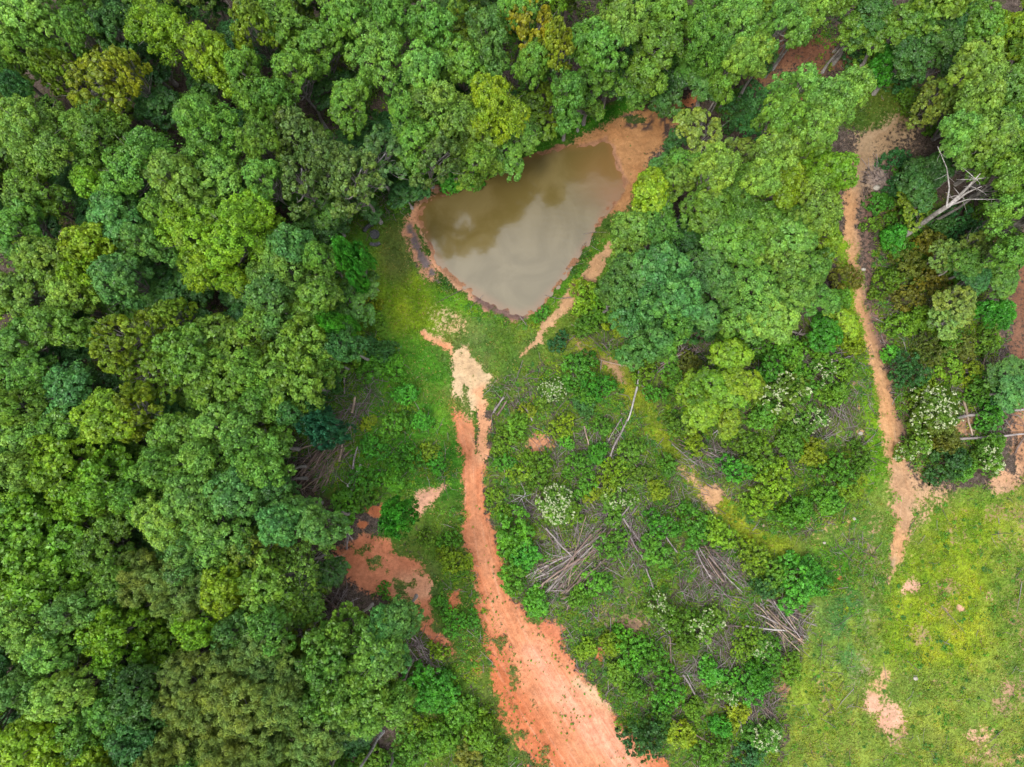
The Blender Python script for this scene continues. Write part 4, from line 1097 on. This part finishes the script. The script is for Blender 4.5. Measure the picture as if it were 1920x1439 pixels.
GREY, BRN_, TANL, DKB, PLG = (0.29, 0.245, 0.225), (0.215, 0.150, 0.120), (0.36, 0.265, 0.19), (0.13, 0.095, 0.08), (0.42, 0.385, 0.35)
PILES = [  # centre line of the fan: from, to, sideways spread start/end, count, length range (px), radius m, colours, words
    ((645,818),(555,912),18,40,34,(50,100),(0.06,0.13),(BRN_,TANL,BRN_,DKB),'reddish brown log in the fan shaped pile by the left wood','logs of the left fan pile'),
    ((652,985),(656,1015),6,6,5,(36,50),(0.10,0.14),(GREY,BRN_),'short grey log in the row above the red clearing','short logs above the red clearing'),
    ((605,1112),(655,1145),12,14,14,(30,55),(0.05,0.10),(DKB,BRN_),'dark brown log in the pile left of the red clearing','logs left of the red clearing'),
    ((768,1195),(806,1250),10,16,14,(35,70),(0.05,0.09),(GREY,BRN_),'grey brown log in the pile below the red clearing','logs below the red clearing'),
    ((1140,995),(1005,1102),14,32,44,(60,150),(0.07,0.14),(GREY,BRN_,GREY,TANL),'weathered grey log in the big central brush pile','logs of the central brush pile'),
    ((1130,1050),(1050,1125),16,18,20,(50,90),(0.05,0.09),(BRN_,GREY),'thin brown log along the lower side of the central brush pile','thin logs below the central brush pile'),
    ((1165,975),(1212,1050),6,20,7,(60,100),(0.08,0.14),(GREY,BRN_),'long grey log slanting right of the central brush pile','slanting logs right of the central pile'),
    ((1030,985),(1060,1040),12,12,9,(40,80),(0.06,0.10),(GREY,BRN_),'grey log above the central brush pile','logs above the central brush pile'),
    ((1305,1030),(1388,1112),22,36,32,(50,100),(0.06,0.11),(BRN_,DKB,GREY),'purplish brown log in the pile left of the round bushes','logs left of the round bushes'),
    ((1425,1120),(1500,1200),20,40,38,(50,100),(0.04,0.09),(BRN_,GREY,GREY,TANL),'brown pole in the brush pile at the grass edge','poles of the brush pile at the grass edge'),
    ((1400,1290),(1425,1350),22,34,28,(50,90),(0.05,0.10),(BRN_,DKB,GREY),'dark brown log in the stack near the bottom','logs of the bottom stack'),
    ((1240,690),(1300,640),16,16,8,(50,90),(0.09,0.14),(BRN_,GREY),'brown log leaning under the grove edge','logs under the grove edge'),
    ((1180,935),(1140,985),26,20,10,(40,80),(0.05,0.08),(GREY,BRN_),'thin log beside the blossoming bush above the pile','thin logs above the central pile'),
    ((1400,690),(1330,720),14,14,7,(40,70),(0.05,0.08),(GREY,BRN_),'grey pole under the bright low trees','poles under the bright low trees'),
    ((670,760),(640,830),14,20,12,(40,80),(0.05,0.10),(BRN_,GREY),'brown log in the slash above the left log fan','logs above the left fan'),
    ((1240,830),(1400,880),20,24,12,(40,90),(0.05,0.08),(DKB,BRN_,GREY),'dark pole in the slash above the tan soil','poles above the tan soil'),
]
SINGLES = [  # polyline ends, radius, colour, label
    ((1198,697),(1176,790),0.15,PLG,'long pale grey fallen trunk, upper half of the bent one'),
    ((1177,786),(1138,866),0.11,GREY,'thinner grey fallen trunk continuing below the bent pale one'),
    ((1165,785),(1133,842),0.07,GREY,'thin grey pole left of the bent fallen trunk'),
    ((1098,668),(1190,690),0.06,TANL,'thin pole pointing at the top of the bent trunk'),
    ((1060,830),(1098,880),0.07,GREY,'thin grey log right of the small red soil patch'),
    ((985,765),(998,790),0.12,GREY,'short stout grey log below the white blossoming bush'),
    ((1210,1065),(1235,1130),0.09,GREY,'grey log leading down from the slanting logs'),
    ((1228,1115),(1254,1185),0.13,GREY,'stout grey trunk, upper piece of the dogleg'),
    ((1252,1185),(1256,1275),0.13,BRN_,'brown trunk hanging straight down below the stout grey one'),
    ((1278,1262),(1310,1318),0.13,GREY,'grey log slanting right below the brown trunk'),
    ((1256,1342),(1340,1395),0.10,BRN_,'long brown log near the bottom beside the yellow bush'),
    ((1235,985),(1268,1035),0.09,GREY,'straight grey log right of the slanting logs'),
    ((1300,1025),(1332,1085),0.09,GREY,'pale log edge left of the purplish pile'),
    ((1285,1172),(1395,1174),0.11,DKB,'dark horizontal log between two blossoming shrubs'),
    ((1395,1172),(1475,1180),0.12,PLG,'pale horizontal log right of the blossoming shrubs'),
    ((540,852),(596,833),0.13,TANL,'tan log lying left of the log fan'),
    ((639,866),(645,820),0.14,TANL,'stout tan log standing out above the log fan'),
    ((664,880),(673,838),0.13,GREY,'brown grey log in the weeds right of the log fan'),
    ((655,912),(679,871),0.16,PLG,'thick pale log in the weeds, upper of the crossed pair'),
    ((660,922),(672,895),0.12,GREY,'short grey log beside the thick pale log'),
    ((662,775),(668,745),0.16,TANL,'short thick tan log in the slash above'),
    ((581,722),(614,740),0.18,PLG,'pale grey trunk poking out of the left wood'),
    ((645,700),(648,740),0.07,GREY,'thin upright pole in the slash near the wood'),
    ((1785,786),(1925,768),0.17,GREY,'long grey trunk lying across the right edge, upper one'),
    ((1768,824),(1925,811),0.18,GREY,'long grey trunk lying across the right edge, lower one'),
    ((1800,745),(1815,817),0.12,TANL,'brown log crossing under the upper grey trunk'),
    ((1884,757),(1925,745),0.20,PLG,'pale thick trunk end at the right edge'),
    ((1875,684),(1925,672),0.16,BRN_,'brown trunk on bare soil at the right edge'),
    ((1895,850),(1925,800),0.12,BRN_,'brown log slanting up to the right edge'),
    ((1834,700),(1842,655),0.10,BRN_,'brown log standing among olive shrubs'),
    ((1810,675),(1812,640),0.10,GREY,'grey snag below the pale blossoming tree'),
    ((1845,745),(1848,715),0.09,GREY,'short grey log left of the bluish tree'),
    ((1460,618),(1540,645),0.13,GREY,'straight grey trunk crossing below the grove'),
    ((1480,662),(1530,642),0.08,GREY,'thin pole crossing the straight grey trunk'),
    ((1500,690),(1595,668),0.10,GREY,'grey log reaching toward the dirt track'),
    ((1440,674),(1470,664),0.08,TANL,'small tan log left of the crossed poles'),
    ((1413,708),(1436,692),0.12,PLG,'pale log end beside the bright low trees'),
    ((1498,740),(1502,700),0.09,BRN_,'upright brown log left of the small blossoming shrub'),
    ((1495,810),(1465,826),0.09,BRN_,'brown log below the blossoming shrubs by the track'),
    ((1702,108),(1780,128),0.14,PLG,'pale log lying in the upper right clearing'),
    ((1700,102),(1745,120),0.09,GREY,'grey log above the pale one in the clearing'),
    ((1738,410),(1800,388),0.12,BRN_,'brown fallen trunk beside the standing dead tree'),
    ((1690,400),(1705,392),0.08,GREY,'small grey log left of the dead tree'),
    ((925,775),(945,745),0.14,GREY,'pair of short logs beside the sand patch, left one'),
    ((932,780),(950,752),0.12,BRN_,'pair of short logs beside the sand patch, right one'),
    ((1095,800),(1104,835),0.09,TANL,'reddish pole left of the bent trunk'),
    ((540,600),(560,618),0.07,PLG,'thin pale stick poking from the left wood'),
    ((622,1020),(636,1012),0.08,PLG,'small pale stick left of the red clearing'),
]
TWIG_SPOTS = [(665,745,45,55,.9),(600,860,60,50,.7),(1000,950,50,26,1),(1075,1050,80,60,.9),(1130,960,60,40,.8),(1190,1000,50,60,.8),(1345,1080,60,55,.9),(1465,1165,50,60,1),(1415,1320,40,45,.9),
              (1290,660,60,30,.8),(1110,640,50,26,.4),(1500,640,70,50,.5),(1350,870,80,34,.8),(1280,920,60,60,.4),(1060,830,60,50,.5),(970,730,50,30,.4),(1560,800,60,40,.5),(1440,700,40,40,.6),(1240,1240,80,80,.35),(1700,620,50,90,.35),
              (1850,740,60,80,.5),(625,1130,40,30,.8),(790,1225,36,34,.8),(1340,1240,70,60,.5),(1740,120,50,20,.7),(1650,330,40,30,.5),(1180,600,50,40,.5),(1390,560,30,50,.8),(700,385,50,40,.4),(1440,860,60,50,.5),(1160,880,60,60,.4),(1530,830,50,30,.6)]
def make_logs():
    r = random.Random(71); items = {}
    VERT = {q[9] for q in PILES if abs(q[1][1] - q[0][1]) > abs(q[1][0] - q[0][0])}
    n = 0
    for A, B, s0, s1, cnt, (l0, l1), (r0, r1), cols, words, grp in PILES:
        dx, dy = B[0] - A[0], B[1] - A[1]; D = math.hypot(dx, dy); ux, uy = dx / D, dy / D; nx, ny = -uy, ux
        for i in range(cnt):
            t = r.uniform(-1, 1)
            Lg = r.uniform(l0, l1); m = r.uniform(0.25, 0.75)
            c0 = (A[0] + dx * m + nx * t * (s0 + (s1 - s0) * m), A[1] + dy * m + ny * t * (s0 + (s1 - s0) * m))
            ang = math.atan2(dy, dx) + math.atan2((s1 - s0) * t, D) + r.gauss(0, 0.22)
            h = Lg / 2
            a = (c0[0] - math.cos(ang) * h, c0[1] - math.sin(ang) * h); b = (c0[0] + math.cos(ang) * h, c0[1] + math.sin(ang) * h)
            stack = r.uniform(0, 0.9) * (1 - t * t)
            rad = r.uniform(r0 * 0.6, r1); k = r.uniform(0.8, 1.2); c = r.choice(cols)
            o = put_log(a, b, rad, (c[0] * k, c[1] * k, c[2] * k), 'log', words, grp, stack, max(0, stack + r.uniform(-0.3, 0.25)), r); n += 1
            cw = {GREY: 'grey', BRN_: 'brown', TANL: 'tan', DKB: 'dark', PLG: 'pale'}[c]
            items.setdefault((cw, grp), []).append((c0[1] if abs(dy) > abs(dx) else c0[0], o))
    for (cw, grp), its in items.items():
        its.sort(key=lambda q: q[0]); ver = grp in VERT
        for i, (_, o) in enumerate(its):
            pos = ('uppermost' if ver else 'leftmost') if i == 0 else f"{ORD[i]} from the {'top' if ver else 'left'}"
            o['label'] = f"{cw} {grp.replace('logs', 'log').replace('poles', 'pole')}, {pos}"
    for a, b, rad, c, lab in SINGLES:
        put_log(a, b, rad * 1.12, c, 'fallen_log', lab, None, 0.3, 0.45, r); n += 1
    print('logs', n)

# ------------------------------------------------------------------ one-off things
def dead_tree(name, base_px, top_px, Ht, rad, col, label, limbs, seed):
    """standing bare trunk seen from above; limbs: list of polylines in (px, py, z)"""
    bx, by = W(*base_px); gz = gz1(bx, by)
    tx, ty = W(top_px[0], top_px[1], Ht)
    r = np.random.default_rng(seed)
    root = link(name, None, loc=(bx, by, gz - 0.1), label=label, category='dead tree')
    k = [np.array([(tx - bx) * t + r.normal(0, .06) * (0 < t < 1), (ty - by) * t + r.normal(0, .06) * (0 < t < 1), (Ht - gz) * t]) for t in (0, .25, .5, .75, 1)]
    V, F = tube(k, [rad * q for q in (1.2, 1, .9, .8, .7)], 10, r, .05)
    link('trunk', raw_mesh('trunk', V, F, M_BARK, None, True), root, color=col)
    for L, r0 in limbs:
        P = []
        for (x, y, z) in L:
            wx, wy = W(x, y, z); P.append(np.array([wx - bx, wy - by, z - gz + 0.1]))
        parts = [tube(P, [r0 * (1 - 0.8 * i / (len(P) - 1)) for i in range(len(P))], 6, r, .04)]
        for i in range(1, len(P)):
            for _ in range(3):
                d = r.normal(0, .5, 3); s = P[i] * .7 + P[i - 1] * .3
                parts.append(tube([s, s + d * .8, s + d * 1.5 + r.normal(0, .2, 3)], [r0 * .22, r0 * .15, r0 * .05], 4, r, 0, False))
        V, F = merge(parts)
        link('branch', raw_mesh('branch', V, F, M_BARK, None, True), root, color=col)
    return root

def make_oneoffs():
    dead_tree('dead_tree', (1698,440), (1780,385), 10.0, 0.34, (0.40,0.36,0.33), 'tall bare grey dead tree with forked branches right of the dirt track',
              [([(1780,385,10),(1808,358,12.5),(1838,326,15.5)],.22), ([(1778,387,9.8),(1812,362,12),(1840,350,14.5)],.2), ([(1785,384,10),(1815,374,12),(1880,374,14)],.10),
               ([(1775,388,9.8),(1780,352,12),(1775,315,14),(1758,275,16)],.11), ([(1800,366,11.5),(1822,346,13.5),(1836,334,15)],.14)], 1)
    for i, (b, t, h, lab) in enumerate([((1449,131),(1496,64),8,'slender grey trunk at the top left of the brown clearing'),
                                        ((1563,98),(1594,58),8,'slender grey trunk above the brown clearing, left of its pair'),
                                        ((1560,114),(1586,82),7,'slender grey trunk above the brown clearing, right of its pair'),
                                        ((1771,66),(1838,-4),11,'long grey leaning trunk at the top right edge'),
                                        ((672,1445),(719,1372),-1,'')]):
        if h < 0: continue
        e = 1.0 + 0.02 * h
        dead_tree('bare_trunk', b, t, h, 0.17, (0.36,0.33,0.30), lab, [([(t[0],t[1],h),(t[0]+14,t[1]-16,h+2)],.09)], 10 + i)
    # leaning trunks at the bottom (tops lean away from the picture centre)
    dead_tree('bare_trunk', (719,1372), (672,1445), 9, 0.18, (0.33,0.31,0.29), 'grey trunk at the bottom edge left of the white blossoming shrub', [([(672,1445,9),(660,1460,11)],.09)], 21)
    dead_tree('bare_trunk', (739,1410), (730,1445), 5, 0.14, (0.33,0.31,0.29), 'short grey trunk at the bottom edge, right of the longer one', [([(730,1445,5),(726,1460,7)],.07)], 22)
    dead_tree('bare_trunk', (597,192), (587,108), 9, 0.16, (0.36,0.33,0.30), 'upright pale trunk in the top wood gap, left of two', [([(587,108,9),(584,84,11)],.08)], 23)
    dead_tree('bare_trunk', (606,178), (614,120), 7, 0.11, (0.36,0.33,0.30), 'thin curved trunk in the top wood gap, right of two', [([(614,120,7),(612,100,9)],.06)], 24)
    # bare branches over the thin crowned trees and the gap in the low trees
    dead_tree('dead_sapling', (1335,815), (1365,790), 2.5, 0.06, (0.46,0.44,0.42), 'small bare white sapling below the bright low trees',
              [([(1365,790,2.5),(1372,805,2.8),(1390,812,3)],.03), ([(1350,802,1.5),(1345,812,2),(1338,826,2)],.03), ([(1362,792,2.4),(1350,782,3)],.025)], 31)
    dead_tree('dead_sapling', (975,940), (985,925), 1.2, 0.07, (0.42,0.39,0.37), 'spreading bare grey snag left of the white blossoming bush',
              [([(985,925,1.2),(975,900,1.5)],.04), ([(980,930,1),(950,945,1.2)],.04), ([(980,932,.9),(1010,955,.9)],.04), ([(980,932,.9),(1005,925,1)],.04), ([(978,935,.8),(990,968,.8)],.045), ([(978,935,.8),(960,965,.8)],.035), ([(980,930,1),(955,928,1.2)],.03)], 32)
    # fire ring and its two curved stone seats
    SM = stone_material('dark_stone', (0.05,0.048,0.05), (0.12,0.115,0.115)); AM = stone_material('ash', (0.05,0.05,0.052), (0.11,0.105,0.10))
    fx, fy = W(703,441); fz = gz1(fx, fy)
    root = link('fire_pit', None, loc=(fx, fy, fz), label='round dark stone fire pit on the grass left of the pond', category='fire pit')
    def ring(name, r0, r1, h, parent, mat, a0=0.0, a1=2 * math.pi, seg=28, loc=None, blocks=True):
        r = np.random.default_rng(int(r0 * 100) + seg)
        V, F = [], []
        full = abs(a1 - a0 - 2 * math.pi) < 1e-3
        nb = max(3, int((a1 - a0) * r1 / 0.34))
        for b in range(nb):
            s0 = a0 + (a1 - a0) * (b + 0.05) / nb; s1 = a0 + (a1 - a0) * (b + 0.95) / nb
            hh = h * r.uniform(0.92, 1.06); o = len(V); q = r.uniform(-.02, .02)
            for s in np.linspace(s0, s1, 4):
                for rr, zz in ((r0 + q, -0.08), (r0 + q, hh - .03), (r0 + q + .03, hh), (r1 + q - .03, hh), (r1 + q, hh - .03), (r1 + q, -0.08)):
                    V.append((math.cos(s) * rr, math.sin(s) * rr, zz))
            for i in range(3):
                for j in range(6):
                    j2 = (j + 1) % 6
                    F.append((o + i * 6 + j, o + i * 6 + j2, o + (i + 1) * 6 + j2, o + (i + 1) * 6 + j))
            for e in (0, 18):
                F.append((o + e, o + e + 1, o + e + 4, o + e + 5)); F.append((o + e + 1, o + e + 2, o + e + 3, o + e + 4))
        me = raw_mesh(name, np.array(V, float), np.array(F), mat)
        return link(name, me, parent, loc=loc)
    ring('stone_ring', 0.42, 0.62, 0.34, root, SM)
    V = [(0, 0, .22)] + [(math.cos(t) * .44, math.sin(t) * .44, .17 + .02 * math.sin(5 * t)) for t in np.linspace(0, 2 * math.pi, 24, endpoint=False)]
    F = [(0, 1 + i, 1 + (i + 1) % 24, 1 + (i + 2) % 24) for i in range(0, 24, 2)]
    link('ash_bed', raw_mesh('ash_bed', np.array(V), np.array(F), AM), root)
    for (a0, a1, lab) in ((1.7, 2.9, 'curved dark stone seat above left of the fire pit'), (4.3, 5.3, 'curved dark stone seat below the fire pit')):
        am = (a0 + a1) / 2
        o = ring('curved_bench', 1.15, 1.55, 0.42, None, SM, a0, a1, loc=(fx, fy, fz))
        o['label'] = lab; o['category'] = 'bench'
    # stumps and stones
    r = np.random.default_rng(9)
    cut = stone_material('cut_wood', (0.24,0.17,0.10), (0.34,0.26,0.17))
    for i, (px, py, rad, lab) in enumerate([(758,1167,.32,'sawn tree stump beside the red clearing'), (752,1170,.0,''), (1588,600,.22,'small stump at the left of the dirt track'), (1430,985,.2,'small stump in the weeds below the tan soil')]):
        if rad <= 0: continue
        x, y = W(px, py); g = gz1(x, y)
        root = link('tree_stump', None, loc=(x, y, g), label=lab, category='stump')
        V, F = tube([(0, 0, -.1), (0, 0, .1), (0, 0, .35)], [rad * 1.25, rad, rad * .95], 12, r, .06, False)
        link('stump_bark', raw_mesh('stump_bark', V, F, M_BARK, None, True), root, color=BRN_)
        V, F = tube([(0, 0, .34), (0, 0, .36)], [rad * .93, rad * .9], 12, r, .0, True)
        link('cut_top', raw_mesh('cut_top', V, F, cut), root)
    SR = stone_material('pale_stone', (0.32,0.28,0.22), (0.50,0.45,0.38))
    for i, (px, py, s, lab) in enumerate([(1613,813,.34,'pale round stone left of the dirt track'), (1772,757,.42,'grey boulder behind the big blossoming shrub'), (1601,973,.26,'small pale stone on the grass verge'),
                                          (1620,505,.3,'grey stone at the side of the upper track'), (1645,352,.5,'flat pale stone where the track bends'), (1716,1272,.3,'white stone in the lower right field'), (1545,1018,.2,'small white stone in the olive grass')]):
        x, y = W(px, py); g = gz1(x, y)
        n, m = 10, 7; V = []
        for a in range(m):
            ph = math.pi * (a + .0) / (m - 1)
            for b in range(n):
                th = 2 * math.pi * b / n; q = s * (1 + r.uniform(-.16, .16))
                V.append((q * math.sin(ph) * math.cos(th), q * .8 * math.sin(ph) * math.sin(th), q * .6 * math.cos(ph) + .08))
        F = [(a * n + b, a * n + (b + 1) % n, (a + 1) * n + (b + 1) % n, (a + 1) * n + b) for a in range(m - 1) for b in range(n)]
        link('stone', raw_mesh('stone', np.array(V), np.array(F), SR, None, True), None, loc=(x, y, g), label=lab, category='stone')

make_protos()
make_trees()
make_shrub_protos()
make_shrubs()
make_log_protos()
make_logs()
make_oneoffs()
grass_cover()
weed_cover()
twig_cover()
